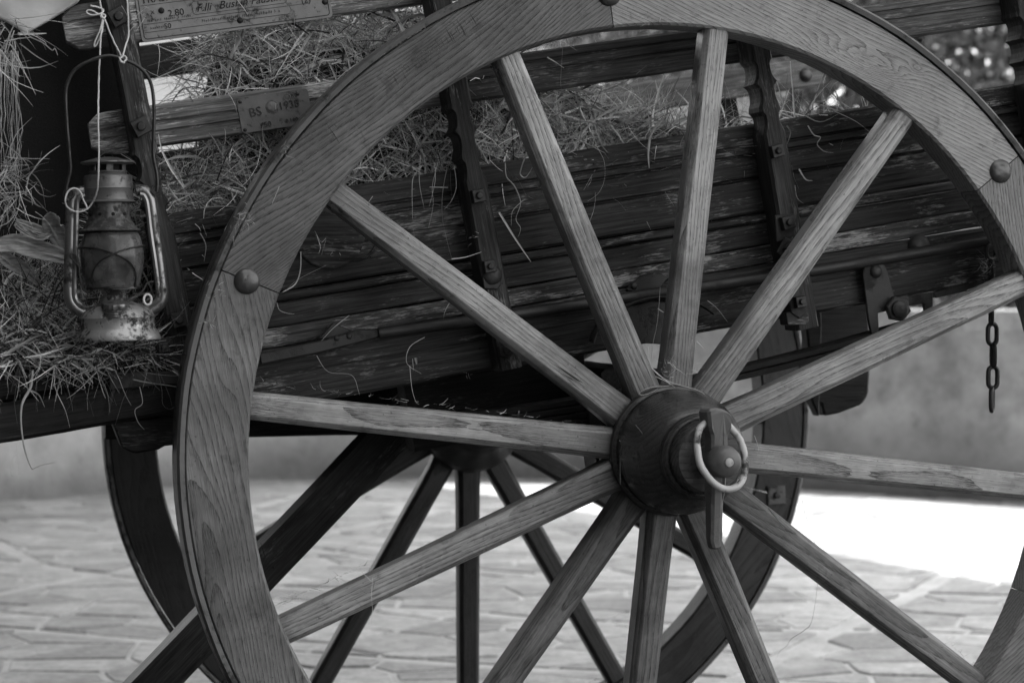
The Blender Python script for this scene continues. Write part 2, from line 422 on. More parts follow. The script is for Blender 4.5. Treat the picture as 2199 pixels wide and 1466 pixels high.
ground = tag(mesh_obj('ground', ([(-60, -40, -.0015), (60, -40, -.0015), (60, 90, -.0015), (-60, 90, -.0015)], [(0, 1, 2, 3)]), M['mortar'], None, T(0, 0, GZ)), kind='structure')
curves = [[(-1.7, 2.75), (-.86, 3.77), (-.43, 4.29), (-.1, 5.0), (.22, 6.23), (.52, 6.75)],
          [(-1.1, 6.2), (-.85, 5.14), (-.74, 4.51), (-.63, 4.24), (-.45, 4.01), (-.1, 3.75), (.21, 3.6)],
          [(.0, 4.95), (.35, 5.16), (.72, 5.61), (1.01, 5.88), (1.5, 6.3)],
          [(-.1, 5.05), (.23, 4.68), (.37, 4.39), (.56, 4.07), (.85, 3.77), (1.41, 3.29), (2.03, 2.98), (3., 2.5)],
          [(-.3, 3.62), (.21, 3.21), (.41, 3.07), (.62, 2.85), (1.12, 2.58), (1.4, 2.45), (1.66, 2.32), (2.6, 1.8)],
          [(-1.5, 3.6), (-.87, 3.09), (-.44, 2.73), (-.15, 2.49), (.36, 2.13), (.54, 2.03), (1.2, 1.6)],
          [(.4, 1.3), (.93, 2.05), (1.31, 2.5), (1.86, 3.16), (2.4, 3.86), (2.86, 4.48), (3.4, 5.2)]]
R2 = random.Random(11)
X0, X1, Y0, Y1 = -1.9, 4.6, 1.5, 8.1; SX, SY = .31, .17
pts = {}
NX, NY = int((X1 - X0) / SX), int((Y1 - Y0) / SY)
for i in range(NX):
    for j in range(NY):
        pts[i, j] = (X0 + (i + .5 + R2.uniform(-.42, .42) + (.5 if j % 2 else 0)) * SX, Y0 + (j + .5 + R2.uniform(-.36, .36)) * SY)
cells = []
for (i, j), (cx, cy) in pts.items():
    poly = [(cx - .5, cy - .5), (cx + .5, cy - .5), (cx + .5, cy + .5), (cx - .5, cy + .5)]
    for di in range(-3, 4):
        for dj in range(-3, 4):
            q = pts.get((i + di, j + dj))
            if q is None or (di, dj) == (0, 0): continue
            mx, my = (cx + q[0]) / 2, (cy + q[1]) / 2; nx, ny = q[0] - cx, q[1] - cy; l = hypot(nx, ny)
            poly = clip(poly, mx - nx / l * .007, my - ny / l * .007, nx, ny)
            if len(poly) < 3: break
    if len(poly) < 3: continue
    poly = clip(poly, 0, 1.46, 0, -1)
    if len(poly) < 3: continue
    todo = [poly]
    for cv in curves:
        nxt = []
        for p in todo:
            if len(p) < 3: continue
            c = centroid(p); best = None
            for a, bb in zip(cv, cv[1:]):
                dx, dy = bb[0] - a[0], bb[1] - a[1]; l2 = dx * dx + dy * dy
                t = max(0, min(1, ((c[0] - a[0]) * dx + (c[1] - a[1]) * dy) / l2)); d = hypot(c[0] - a[0] - t * dx, c[1] - a[1] - t * dy)
                if best is None or d < best[0]: best = (d, a, dx, dy, t)
            d, a, dx, dy, t = best
            if d > .4 or t in (0, 1) and d > .1: nxt.append(p); continue
            l = hypot(dx, dy); nx, ny = -dy / l, dx / l; w = .032
            for sgn in (1, -1):
                q = clip(p, a[0] - nx * sgn * w, a[1] - ny * sgn * w, nx * sgn, ny * sgn)
                if len(q) >= 3 and area(q) > .0012: nxt.append(q)
        todo = nxt
    cells += [p for p in todo if len(p) >= 3 and area(p) > .0015]
def stone_geo(p, cx, cy):
    top = R2.uniform(.0005, .005); V = []; n = len(p); tx, ty = R2.uniform(-.007, .007), R2.uniform(-.007, .007)
    pp = []
    for k in range(n):                     # broken, slightly wavy edges
        a, bq = p[k], p[(k + 1) % n]; pp.append(a)
        if hypot(a[0] - bq[0], a[1] - bq[1]) > .09:
            m = .5 + R2.uniform(-.2, .2); pp.append((a[0] + (bq[0] - a[0]) * m + R2.uniform(-.004, .004), a[1] + (bq[1] - a[1]) * m + R2.uniform(-.004, .004)))
    n = len(pp)
    for s, z in ((1, -.02), (1, top - .003), (.965, top)):
        for (x, y) in pp:
            x, y = (x - cx) * s, (y - cy) * s
            V.append((x, y, z + (0 if z < -.01 else x * tx + y * ty)))
    F = [(k, (k + 1) % n, n + (k + 1) % n, n + k) for k in range(n)] + [(n + k, n + (k + 1) % n, 2 * n + (k + 1) % n, 2 * n + k) for k in range(n)]
    F.append(tuple(range(2 * n, 3 * n)))
    return V, F
def dist_view(p):
    c = centroid(p); d = Vector((c[0], c[1], GZ)) - CAM; z = d.dot(FW); x = abs(d.dot(RT) / z)
    return area(p) / z ** 3 if x < .25 else area(p) / z ** 3 * 1e-3
cells.sort(key=dist_view, reverse=True)
rest = ([], [])
for k, p in enumerate(cells):
    c = centroid(p); V, F = stone_geo(p, *c)
    if k < 296: mesh_obj('paving_stone', (V, F), M['stone'], ground, T(c[0], c[1], GZ))
    else:
        b0 = len(rest[0]); rest[0].extend([(x + c[0], y + c[1], z) for x, y, z in V]); rest[1].extend([tuple(i + b0 for i in f) for f in F])
tag(mesh_obj('paving_stones', rest, M['stone'], ground, T(0, 0, GZ)), kind='stuff')

# ---- low curved plaster wall round the yard
b = NB('stained lime plaster'); v = b.coords((0, 0, 0)); n1 = b.noise(v, 1.6, 6, .68); n2 = b.noise(v, 6.5, 7, .72); n3 = b.noise(v, 60, 4, .7)
sep = b.n('ShaderNodeSeparateXYZ'); b.l(v, sep.inputs[0])
val = b.math('MULTIPLY', b.maprange(n1.outputs['Fac'], .33, .66, .26, .52), b.maprange(n2.outputs['Fac'], .3, .7, .55, 1.3))
damp = b.maprange(b.math('ADD', sep.outputs[2], b.math('MULTIPLY', b.math('SUBTRACT', n2.outputs['Fac'], .5), -.9)), .0, .34, .0, 1.)   # moss and splash stains near the foot
val = b.math('MULTIPLY', val, b.maprange(damp, 0, 1, .42, 1))
spots = b.maprange(n2.outputs['Fac'], .60, .70, 1, .6); val = b.math('MULTIPLY', val, spots)
side = b.maprange(b.math('ADD', sep.outputs[0], b.math('MULTIPLY', b.math('SUBTRACT', n1.outputs['Fac'], .5), 5.)), .6, 2.4, 1.5, .82)   # tone drops from paler left to greyer right, broken by noise
val = b.math('MULTIPLY', val, side)
b.l(b.grey(val), b.b.inputs['Base Color']); b.b.inputs['Roughness'].default_value = .9
b.bump(b.math('ADD', n2.outputs['Fac'], b.math('MULTIPLY', n3.outputs['Fac'], .4)), .8, .02); M['plaster'] = b.m
wp = spline([(-6.5, 4.6, 0), (-3, 5.6, 0), (-.83, 6.72, 0), (.45, 7.62, 0), (1.75, 7.35, 0), (2.79, 6.40, 0), (3.45, 5.55, 0), (4.6, 4.1, 0), (6.5, 2.2, 0)], 8)
V, F = [], []
H = .84
for i, p in enumerate(wp):
    t = (wp[min(i + 1, len(wp) - 1)] - wp[max(i - 1, 0)]).normalized(); nn = Vector((-t.y, t.x, 0))
    for k, (o, z) in enumerate(((0, -.1), (0, .3), (0, H - .09), (-.02, H - .09), (-.02, H - .006), (-.014, H), (.30, H), (.30, -.1))):
        q = p + nn * (o + .012 * noise.noise(Vector((p.x * 1.5, z * 3, p.y))))
        V.append((q.x, q.y, z))
for i in range(len(wp) - 1):
    for k in range(7): F.append((i * 8 + k, i * 8 + k + 1, i * 8 + 9 + k, i * 8 + 8 + k))
tag(mesh_obj('wall', (V, F), M['plaster'], None, T(0, 0, GZ)), 'low curved plaster wall with damp blotches behind the cart', 'wall')

# ---- pale house behind
M['facade'] = simple('pale facade plaster', .75, .9, .1, 2.2, .3, 0, .01)
hs = empty('house', T(1.4, 14, GZ)); tag(hs, 'pale plastered house far behind, blurred between the hay cart slats', 'house')
mesh_obj('house_wall', prism([(-5.5, 0), (4.4, 0), (4.4, 6.2), (-5.5, 6.2)], 0, 5, 0), M['facade'], hs, T(1.4, 14, GZ))
M['tiles'] = simple('roof tile clay', .2, .8, .3, 20, .5)
mesh_obj('roof', prism([(-6, 6.205), (4.9, 6.205), (4.9, 6.4), (-6, 6.4)], -.5, 5.5, 0), M['tiles'], hs, T(1.4, 14, GZ))

# ---- leafy hedge in the sun
b = NB('glossy hedge leaf'); ge = b.n('ShaderNodeNewGeometry')
b.l(b.grey(b.maprange(ge.outputs['Random Per Island'], 0, 1, .03, .20)), b.b.inputs['Base Color']); b.b.inputs['Roughness'].default_value = .3
b.b.inputs['Specular IOR Level'].default_value = .5
M['leaf'] = b.m
M['bark'] = simple('shrub bark', .06, .9)
hd = empty('hedge', T(7.0, 10.2, GZ)); tag(hd, 'tall leafy hedge glittering in the sun behind the low wall at right', 'hedge')
V, F = [], []
for k in range(42000):
    x = uni(-4.6, 3.2); z = uni(.4, 4.6)
    if -3.9 < x < -2.3 and z < 2.25 + .2 * noise.noise(Vector((x * 5, 0, 1))): continue
    x0_ = x; y = uni(-.4, 1.1) + .35 * noise.noise(Vector((x * 1.6, 1, z * 1.6)))
    if noise.noise(Vector((x * 2.2, y * 3, z * 2.2))) < -.55: continue
    c = Vector((x, y, z)); u = Vector((uni(-1, 1), uni(-1, 1), uni(-1, 1))).normalized(); w = u.cross(Vector((uni(-1, 1), uni(-1, 1), uni(-1, 1)))).normalized()
    l = uni(.024, .044); ww = l * .45; b0 = len(V)
    V += [tuple(c - u * l), tuple(c + w * ww + u * .01), tuple(c + u * l), tuple(c - w * ww + u * .01)]
    F.append((b0, b0 + 1, b0 + 2, b0 + 3))
for k in range(26000):
    x = uni(-3.9, 4.4); z = uni(.2, 5.2)
    if x < -2.2 and z < 2.4: continue
    c = Vector((x, uni(1.3, 2.1), z)); u = Vector((uni(-1, 1), uni(-1, 1), uni(-1, 1))).normalized(); w = u.cross(Vector((uni(-1, 1), uni(-1, 1), uni(-1, 1)))).normalized()
    l = uni(.07, .13); ww = l * .5; b0 = len(V)
    V += [tuple(c - u * l), tuple(c + w * ww), tuple(c + u * l), tuple(c - w * ww)]; F.append((b0, b0 + 1, b0 + 2, b0 + 3))
tag(mesh_obj('foliage', (V, F), M['leaf'], hd, T(7.0, 10.2, GZ)), kind='stuff')
for k in range(6): mesh_obj('stem', tube(spline([(-2.6 + k, .1, 0), (-2.5 + k, .15, 1.2), (-2.3 + k + uni(-.2, .2), .05, 2.6), (-2.4 + k, .1, 3.9)], 4), lambda t: .035 * (1 - .7 * t)), M['bark'], hd, T(7.0, 10.2, GZ))

# ---- porch roof over the cart (its eave draws the edge of the sun patch on the paving)
ex = lambda y: 1.52 + (5.86 - y) * .262
M['added_dark_ground'] = simple('dark added ground', .045, .95, .4, 30, .8, 0, .01)  # dark ground tone that returns little bounce light
tag(mesh_obj('added_dark_ground', ([(-60, -40, .0), (60, -40, .0), (60, 1.44, .0), (-60, 1.44, .0)], [(0, 1, 2, 3)]), M['added_dark_ground'], None, T(0, 0, GZ + .009)), kind='structure')  # unseen dark ground added to cut bounce light under the cart
pr = empty('porch', T(-3, 3, GZ)); tag(pr, 'open timber porch roof that shades the cart and the paving, above the picture', 'porch')
RZ = 6.0 + GZ
PY0, PY1 = -.7, 11.0
V = [(-7, PY0, RZ), (ex(PY0), PY0, RZ), (ex(PY1), PY1, RZ), (-7, PY1, RZ)]; V += [(x, y, z + .16) for x, y, z in V]
M['blocker_grey'] = simple('dark light blocker', .07, .9, .3, 4, .5, 0, .02)  # dark tone for the added light blocking walls
M['timber'] = simple('dark near blocker', .04, .85)  # dark tone for the near light blocking wall
M['porch'] = simple('porch boards', .22, .8)
mesh_obj('roof_deck', (V, [(0, 1, 2, 3), (4, 5, 6, 7), (0, 1, 5, 4), (1, 2, 6, 5), (2, 3, 7, 6), (3, 0, 4, 7)]), M['porch'], pr)
mesh_obj('light_block', prism([(-2.2, GZ - .02), (-2.0, GZ - .02), (-2.0, RZ - .003), (-2.2, RZ - .003)], -6.5, 1.6, 0), M['timber'], pr)  # unseen wall added to keep light off the left faces
mesh_obj('light_block', prism([(-7.3, GZ - .02), (-7.1, GZ - .02), (-7.1, RZ - .003), (-7.3, RZ - .003)], -.6, 12, 0), M['blocker_grey'], pr)  # second unseen wall added, closes off light from the far left
for x, y in ((-6.8, PY0 + .3), (-6.8, 10.6)):
    mesh_obj('post', prism([(x - .1, GZ - .02), (x + .1, GZ - .02), (x + .1, RZ - .002), (x - .1, RZ - .002)], y - .1, y + .1, .01), M['porch'], pr)

fh = empty('house', T(-7, -8, GZ)); tag(fh, 'tall dark block added behind the camera to shut out front left sky, outside the picture', 'house')
mesh_obj('house_wall', prism([(-8, 0), (8.0, 0), (8.0, 7.5), (-8, 7.5)], -6, 0, 0), M['blocker_grey'], fh, T(-7, -8, GZ))  # unseen block added to make the front light come from the right

# ================================================================== THE CART
cart = empty('hay_cart', T(0, .58, GZ) @ CF)
tag(cart, 'old wooden hay cart with large spoked wheels and slatted sides, filled with hay', 'cart')
def bolt_nut(name, mw, s=.022, parent=cart, d=.012, mat='iron', hexa=False):
    """square or hexagonal nut with the bolt end showing, faces -y"""
    n = 6 if hexa else 4; r = s / 2 * (1.414 if n == 4 else 1.15); bm = bmesh.new()
    ang = [2 * pi * (k + .5) / n for k in range(n)]
    rings = []
    for (rr, y) in ((r, 0), (r, -d * .85), (r * .9, -d)):
        rings.append([bm.verts.new((rr * cos(a), y, rr * sin(a))) for a in ang])
    for a, bq in zip(rings, rings[1:]):
        for k in range(n): bm.faces.new((a[k], a[(k + 1) % n], bq[(k + 1) % n], bq[k]))
    bm.faces.new(rings[-1])
    o = mesh_obj(name, bm, M[mat], parent, mw)
    return o, mw
def nut(x, z, y, s=.022, ang=0, mat='iron', hexa=False, washer=True):
    mw = cf(x, y, z, ang)
    o, _ = bolt_nut('nut', mw, s, mat=mat, hexa=hexa)
    bm = lathe([(s * .27, 0), (s * .27, .016), (s * .22, .018), (0, .0185)], 12, 'Y'); mesh_obj('bolt_end', bm, M[mat], o, mw, True)
    return o
def dome(name, mw, r, h, mat, parent):
    pr_ = [(r * 1.02, 0)] + [(r * cos(a), h * sin(a)) for a in [radians(q) for q in (8, 22, 38, 54, 70)]] + [(0, h)]
    bm = lathe(pr_, 28, 'Y'); o_ = Vector(mw.translation) * 40
    for v in bm.verts:
        if v.co.y < -1e-4: v.co += noise.noise_vector(v.co * (2.2 / r) + o_) * (r * .055)
    return mesh_obj(name, bm, M[mat], parent, mw, True)

# ---- wheels
R, RIN, W = .68, .586, .060
TH0 = radians(98.35)
def make_wheel(center, jt, ang_spoke, far=False):
    wm = T(*center); wh = empty('wheel', wm, cart)
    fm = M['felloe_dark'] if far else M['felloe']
    rm = (R - .011 + RIN) / 2
    for k in range(6):                                   # felloes
        mid = jt + pi / 6 + k * pi / 3
        half = pi / 6 - .0012
        bm = bmesh.new(); n = 18; ro, ri = R - .0115, RIN; c = .0035
        prof = [(ri + c, 0), (ro - .0015, 0), (ro, .0015), (ro, W), (ri + c, W), (ri, W - c), (ri, c)]
        rings = []
        for i in range(n + 1):
            a = -half + 2 * half * i / n
            rings.append([bm.verts.new((-sin(-a) * r if False else r * sin(a), y, r * cos(a) - rm)) for r, y in prof])
        for q, w2 in zip(rings, rings[1:]):
            for j in range(len(prof)): bm.faces.new((q[j], q[(j + 1) % len(prof)], w2[(j + 1) % len(prof)], w2[j]))
        bm.faces.new(rings[0]); bm.faces.new(rings[-1][::-1])
        mw = wm @ RY(mid - pi / 2) @ T(0, 0, rm)
        mesh_obj('felloe', bm, fm if far or k not in (4, 5) else M['felloe_lit' if k == 5 else 'felloe_right_lit'], wh, mw)
    # tyre
    prof = [(R - .010, -.003), (R - .0035, -.0045), (R, -.001), (R + .0005, .004), (R + .0005, W), (R - .003, W + .004), (R - .010, W + .003)]
    bm = bmesh.new(); n = 144; rings = []
    for i in range(n):
        a = 2 * pi * i / n; dd = .0006 * noise.noise(Vector((cos(a) * 9, sin(a) * 9, 0)))
        rings.append([bm.verts.new(((r + dd) * cos(a), y, (r + dd) * sin(a))) for r, y in prof])
    for i in range(n):
        q, w2 = rings[i], rings[(i + 1) % n]
        for j in range(len(prof)): bm.faces.new((q[j], q[(j + 1) % len(prof)], w2[(j + 1) % len(prof)], w2[j]))
    mesh_obj('tyre', bm, M['tyre'], wh, wm, True)
    # joint studs
    for k in range(6):
        a = jt + k * pi / 3 + (.002 if k == 1 else 0); rr = .632
        if not far:
            dome('stud', wm @ T(rr * cos(a), -.0005, rr * sin(a)), .0168, .0068, 'stud', wh)
        else:
            mw = wm @ T(rr * cos(a), -.0005, rr * sin(a)) @ RY(a + .3)
            o, _ = bolt_nut('square_plate', mw, .037, wh, .005, 'stud'); mesh_obj('bolt_end', lathe([(.007, .004), (.006, .011), (0, .012)], 12, 'Y'), M['iron'], o, mw, True)
    # spokes
    for k in range(12):
        a = ang_spoke + k * pi / 6
        def fn(x, y, z, k=k):
            t = (x - .07) / .52
            w = .0215 - .0030 * t
            w += .0025 * max(0, (.12 - t)) * 6
            y2 = .004 + (y) * (.045 - .002 * t)
            return (x, y2, z * w)
        ch = .26
        prof = [(0, -.60), (0, .60), (.02, .68), (.15, .95), (.22, 1), (.8, 1), (.88, .94), (1, .66), (1, -.66), (.88, -.94), (.8, -1), (.22, -1), (.15, -.95), (.02, -.68)]
        bm = extrude(prof, .5225, 14, fn, wob=.0006, seed=k * 3.1 + (50 if far else 0), x0=.07)
        mesh_obj('spoke', bm, M['felloe_dark'] if far else M['spoke_dark' if k in (4, 5, 6, 7) else 'spoke'], wh, wm @ RY(a))
    return wh, wm
R2 = random.Random(5)
near, nwm = make_wheel((0, 0, 0), TH0, TH0 + pi / 12)
farw, fwm = make_wheel((-.029, 1.1, -.016), radians(-14.5), radians(90), True)
# fine saw ticks scored across the upper left felloe
V, F = [], []
for k in range(46):
    t = R2.random() ** .8; px, py = 838 + 175 * t + R2.uniform(-4, 4), 150 - 132 * t + R2.uniform(-6, 6) + (14 if k % 3 else 0)
    ln = R2.uniform(8, 34); a = at(px, py, -.0004); e = at(px + ln * .5, py + ln, -.0004); m_ = (e - a).normalized(); u = Vector((-m_.z, 0, m_.x)) * .00022; b0 = len(V)
    V += [tuple(a), tuple(a.lerp(e, .5) + u), tuple(e), tuple(a.lerp(e, .5) - u)]; F.append((b0, b0 + 1, b0 + 2, b0 + 3))
a, m_, e = at(700, 264, -.0004), at(718, 290, -.0004), at(731, 311, -.0004); b0 = len(V); V += [tuple(a), tuple(m_ + Vector((.0008, 0, 0))), tuple(e), tuple(m_ - Vector((.0006, 0, 0)))]; F.append((b0, b0 + 1, b0 + 2, b0 + 3))
tag(mesh_obj('saw_marks', (V, F), M['board'], near, Matrix.Identity(4)), kind='stuff')
# near hub (axis along y, +h towards the camera)
hub_p = [(.0, -.12), (.05, -.12), (.062, -.10), (.075, -.078), (.087, -.066), (.089, -.05), (.089, -.001), (.0900, .004), (.0895, .009), (.0865, .012), (.0850, .013), (.0835, .012), (.0830, .0145), (.0845, .022), (.0855, .034), (.0850, .048), (.0820, .064), (.0770, .080), (.0705, .094), (.0635, .105), (.0585, .111), (.0565, .112), (.0555, .114), (.0565, .119), (.0565, .131), (.0545, .136), (.0525, .137), (.0515, .133), (.0500, .133), (.0485, .146), (.0465, .156), (.0440, .158), (.0, .158)]
mesh_obj('hub', lathe(hub_p, 72, 'Y'), M['hub'], near, nwm, True)
# hub iron bands
def band(r, h0, h1, mat, parent, mw, t=.0022):
    return mesh_obj('hub_band', lathe([(r - .002, h0), (r + t * .7, h0 + .0008), (r + t, h0 + .002), (r + t, h1 - .002), (r + t * .7, h1 - .0008), (r - .002, h1)], 72, 'Y'), M[mat], parent, mw, True)
band(.0885, .000, .0105, 'iron_dark', near, nwm)
band(.0565, .1185, .1315, 'iron_dark', near, nwm, .0012)
mesh_obj('axle_end', lathe([(.020, .15), (.0195, .195), (.0205, .2), (.021, .212), (.019, .222), (.014, .2275), (.007, .229), (.0065, .2285), (0, .2285)], 32, 'Y'), M['pin'], near, nwm, True)
mesh_obj('axle_centre', lathe([(.006, .228), (.0055, .2305), (.003, .2315), (0, .232)], 14, 'Y'), M['ring'], near, nwm, True)
# linchpin
def pinfn(x, y, z): return (x, y, z)
PM = T(*at(1537, 985, -.19)) @ Matrix.Rotation(radians(14), 4, 'Z') @ RY(radians(-1))
poly = [(-.0205, .064), (-.019, .040), (-.0125, .031), (-.0115, .008), (-.011, -.06), (-.009, -.105), (-.005, -.118), (.004, -.116), (.0085, -.100), (.0085, -.055), (.0125, .008), (.0120, .030), (.0165, .040), (.0170, .055), (.012, .0615), (.002, .0655), (-.010, .0665)]
bm = prism(poly, -.011, .011, .0030)
bmesh.ops.subdivide_edges(bm, edges=[e for e in bm.edges if e.calc_length() > .012], cuts=3, use_grid_fill=True)
for v in bm.verts:
    q = noise.noise_vector(v.co * 60); v.co += Vector(q) * .0014
    if v.co.z > .035: v.co.y *= 1.25
    if v.co.z < -.05: v.co.y *= .75
pin = mesh_obj('linchpin', bm, M['pin'], near, PM)
rc = at(1549, 975, -.206)
rp = []
for k in range(48):
    a = 2 * pi * k / 48
    rp.append(Vector((.0355 * cos(a), .000 + .017 * sin(a), .0440 * sin(a))) + Vector(noise.noise_vector(Vector((cos(a), sin(a), 0)) * 2.2)) * .0014)
mesh_obj('pin_ring', tube(rp, lambda t: .0047 + .0005 * noise.noise(Vector((t * 30, 0, 0))), 10, closed=True), M['ring'], near, T(*rc) @ Matrix.Rotation(radians(14), 4, 'Z'), True)
# far hub
hub_f = [(.0, .11), (.045, .11), (.050, .106), (.054, .09), (.060, .085), (.066, .065), (.078, .05), (.090, .035), (.096, .028), (.098, .022), (.096, .017), (.099, .013), (.099, .004), (.095, .0), (.092, -.06), (.0, -.06)]
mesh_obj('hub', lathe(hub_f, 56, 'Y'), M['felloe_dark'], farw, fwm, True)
band(.0985, .004, .0135, 'iron_dark', farw, fwm)
mesh_obj('far_axle_end', lathe([(.03, .1), (.03, .2), (0, .2)], 20, 'Y'), M['iron_dark'], farw, fwm, True)

# ---- axle
mesh_obj('axle', extrude(rect(-.024, .024, -.024, .024, .004), .94, 10, wob=.0008), M['iron_dark'], cart, T(0, .075, -.004) @ Matrix.Rotation(pi / 2, 4, 'Z'))

mesh_obj('axle_bed', extrude(rect(-.052, .052, .0225, .110, .006), .76, 16, wob=.002), M['beam'], cart, T(0, .168, -.004) @ Matrix.Rotation(pi / 2, 4, 'Z'))

# ---- side boards of the box (near side)
def cpart(name, prof, x0, L, mat, y=0, n=40, wob=.0009, seed=0, fn=None, far=False, label=None):
    o = mesh_obj(name, extrude(prof, L, n, fn, wob, seed), mat if not isinstance(mat, str) else M[mat], cart, cf(x0, y, 0))
    if label: o['label'] = label
    return o
YB = .14
XL, XR = -.648, 1.15
cpart('side_board', board_profile(YB, YB + .024, .3015, .431, (.386, .399, .352), .007, .0030, .0035), XL, XR - XL, 'board', n=90, wob=.0007, seed=1)
cpart('side_board', board_profile(YB - .003, YB + .022, .2875, .2995, (), c=.003), XL, XR - XL, 'board', n=90, wob=.0007, seed=2)
cpart('side_board', board_profile(YB + .001, YB + .024, .2535, .286, (), .003, .002, .002), XL, XR - XL, 'board', n=90, wob=.0007, seed=3)
cpart('side_board', board_profile(YB - .001, YB + .024, .2265, .2520, (), .003, .002, .002), XL, XR - XL, 'board_worn', n=90, wob=.0015, seed=5, label='paler weathered side board')
cpart('sill_board', board_profile(YB - .012, YB + .03, .143, .2250, (.188,), .0015, .001, .004), XL + .01, XR - XL, 'board', n=90, wob=.0015, seed=6)
# left end: sill and ledge going on past the box
cpart('sill_beam', board_profile(YB - .045, YB + .02, .163, .2150, (), c=.005), -1.5, .845, 'beam', n=40, wob=.002, seed=8)
cpart('sill_beam', board_profile(YB - .028, YB + .05, .2165, .2600, (), c=.006), -1.5, .835, 'beam', n=40, wob=.003, seed=9)
cpart('floor_board', rect(.19, .92, .205, .222), -1.5, 2.6, 'beam', n=8)
# far side boards
YF = .93
cpart('side_board', board_profile(YF, YF + .024, .143, .29), -1.0, 2.1, 'board', n=20, seed=11)
cpart('side_board', board_profile(YF, YF + .024, .292, .418), -.66, 1.8, 'board', n=20, seed=12)
# slats (upper rails)
def slat(y, z0, z1, x0, L, mat, g, seed, front=True, endr=True):
    mid = (z0 + z1) / 2; hh = (z1 - z0) / 2
    def fn(x, yy, zz):
        if endr and x < .028:
            t = 1 - x / .028; lim = hh * (1 - .42 * t * t * t); zz = mid + (zz - mid) * lim / hh
        return (x, yy, zz)
    bm = bmesh.new()
    prof = board_profile(y, y + .022, z0, z1, g, .0032, .0024, .003)
    # denser at the end
    o = mesh_obj('rail', extrude(prof, L, int(L / .014), fn, .0011, seed), M[mat], cart, cf(x0, 0, 0))
    return o
slat(YB, .5225, .5795, -.702, .50, 'slat_pale', (.542, .5555), 21)['label'] = 'bleached end of the lower rail'
slat(YB, .5220, .5790, -.2015, .62, 'slat', (.5515, .5655), 22, endr=False)
slat(YB, .5222, .5788, .4190, .90, 'slat_mid', (.5515, .5655), 29, endr=False)
slat(YB, .6665, .7270, -.712, .60, 'slat_pale', (.6935, .7055), 23)
slat(YB, .6665, .7270, -.1115, 1.40, 'slat', (.6905, .7055), 24, endr=False)
slat(YF - .0, .503, .557, -.62, .70, 'beam', (), 25)
slat(YF - .0, .502, .556, .0815, .62, 'far', (), 26, endr=False)['label'] = 'pale far rail with a dome stud'
slat(YF, .685, .742, -.64, .60, 'beam', (), 27); slat(YF, .685, .742, -.0385, 1.2, 'far', (), 28, endr=False)
dome('stud', T(*at(1730, 162, YF)), .0125, .008, 'stud', cart)
for x in (.46,): cpart('far_stake', rect(YF - .05, YF - .002, .40, .60, .004), 0, .02, 'beam', n=2) if False else None
for x, xx in ((-.565, .03), (.52, .03), (.86, .03), (.12, .03)):
    mesh_obj('stake', extrude(rect(-.016, .016, -.016, .016, .003), .66 if x < .3 else .40, 10, wob=.001, seed=x), M['beam'], cart, cf(x, YF + .042, .14, pi / 2))
# ---- stakes on the near side with carved edges
def stake(xb, zb, xt, zt, seed, mat='stake', w=.0175, carve=()):
    L = hypot(xt - xb, zt - zb); ang = atan2(zt - zb, xt - xb)
    def fn(x, y, z):
        s = 1 if z > 0 else -1
        ww = w * (1.0 - .08 * x / L)
        if abs(z) > .5 or True:
            zz = z * ww
            for (a, bq, side) in carve:
                if a < x < bq and (side == 0 or side == -s or side == s and False):
                    t = (x - a) / (bq - a)
                    per = 3; q = (t * per) % 1
                    dpt = .0055 * (sin(pi * q) ** .7 if q < .8 else 1.1 * (1 - q) / .2 * 0)
                    if q > .86: dpt = -.002
                    zz -= s * dpt * min(1, abs(z))
                    if t < .04 or t > .96: pass
            return (x, y, zz)
    c = .22
    prof = [(YB - .0505, -1 + c), (YB - .0505, 1 - c), (YB - .045, 1), (YB - .001, 1), (YB - .001, -1), (YB - .045, -1)]
    return mesh_obj('stake', extrude(prof, L, 110, fn, .0012, seed), M[mat], cart, cf(xb, 0, zb, ang))
# carve windows are measured from the lower end
stake(-.628, .215, -.646, .86, 31, carve=((.20, .30, 0),))
stake(-.186, .143, -.208, .86, 32, carve=((.27, .375, 0),))
stake(.262, .125, .246, .86, 33, mat='slat', carve=((.29, .40, 0),))
stake(.690, .13, .672, .86, 34, mat='slat', carve=((.30, .40, 0),))
def nutp(px, py, y, **k):
    p = CF.inverted() @ at(px, py, y); return nut(p.x, p.z, y, **k)
YN = YB - .052
nutp(253, 38, YN, s=.023, ang=.35); nutp(302, 273, YN, s=.023, ang=.35); nutp(383, 686, YN, s=.02, ang=.1)
nutp(1025, 421, YN, s=.018, ang=.05, mat='iron_dark'); nutp(1049, 572, YN, s=.017); nutp(1084, 751, YN, s=.022, hexa=True, mat='iron_dark')
nutp(1665, 325, YN, s=.018, ang=.1, mat='iron_dark')
def plate(poly_px, y, t, mat='iron', name='iron_plate', bev=.0012, parent=None):
    P = [at(a, b_, y) for a, b_ in poly_px]; c = sum(P, Vector()) / len(P)
    return mesh_obj(name, prism([(p.x - c.x, p.z - c.z) for p in P], 0, t, bev), M[mat], parent or cart, T(*c))
plate([(1664, 462), (1704, 459), (1708, 505), (1690, 514), (1668, 520)], YN - .003, .003, 'iron_dark'); nutp(1688, 478, YN - .003, s=.019, ang=.1)
plate([(1686, 508), (1708, 522), (1703, 548), (1685, 556), (1668, 542)], YN - .007, .0035); nutp(1692, 533, YN - .007, s=.012, ang=.6)
plate([(1692, 632), (1728, 640), (1733, 672), (1718, 684), (1700, 672)], YN - .004, .004); nutp(1715, 648, YN - .004, s=.016)
plate([(1688, 672), (1735, 664), (1738, 690), (1732, 696), (1692, 699)], YN - .001, .03, 'stake', 'wooden_foot')
dome('rivet', T(*at(1057, 592, YN)), .014, .006, 'iron', cart)
plate([(1036, 596), (1074, 592), (1077, 610), (1068, 622), (1040, 620)], YN - .002, .003, 'iron_dark')
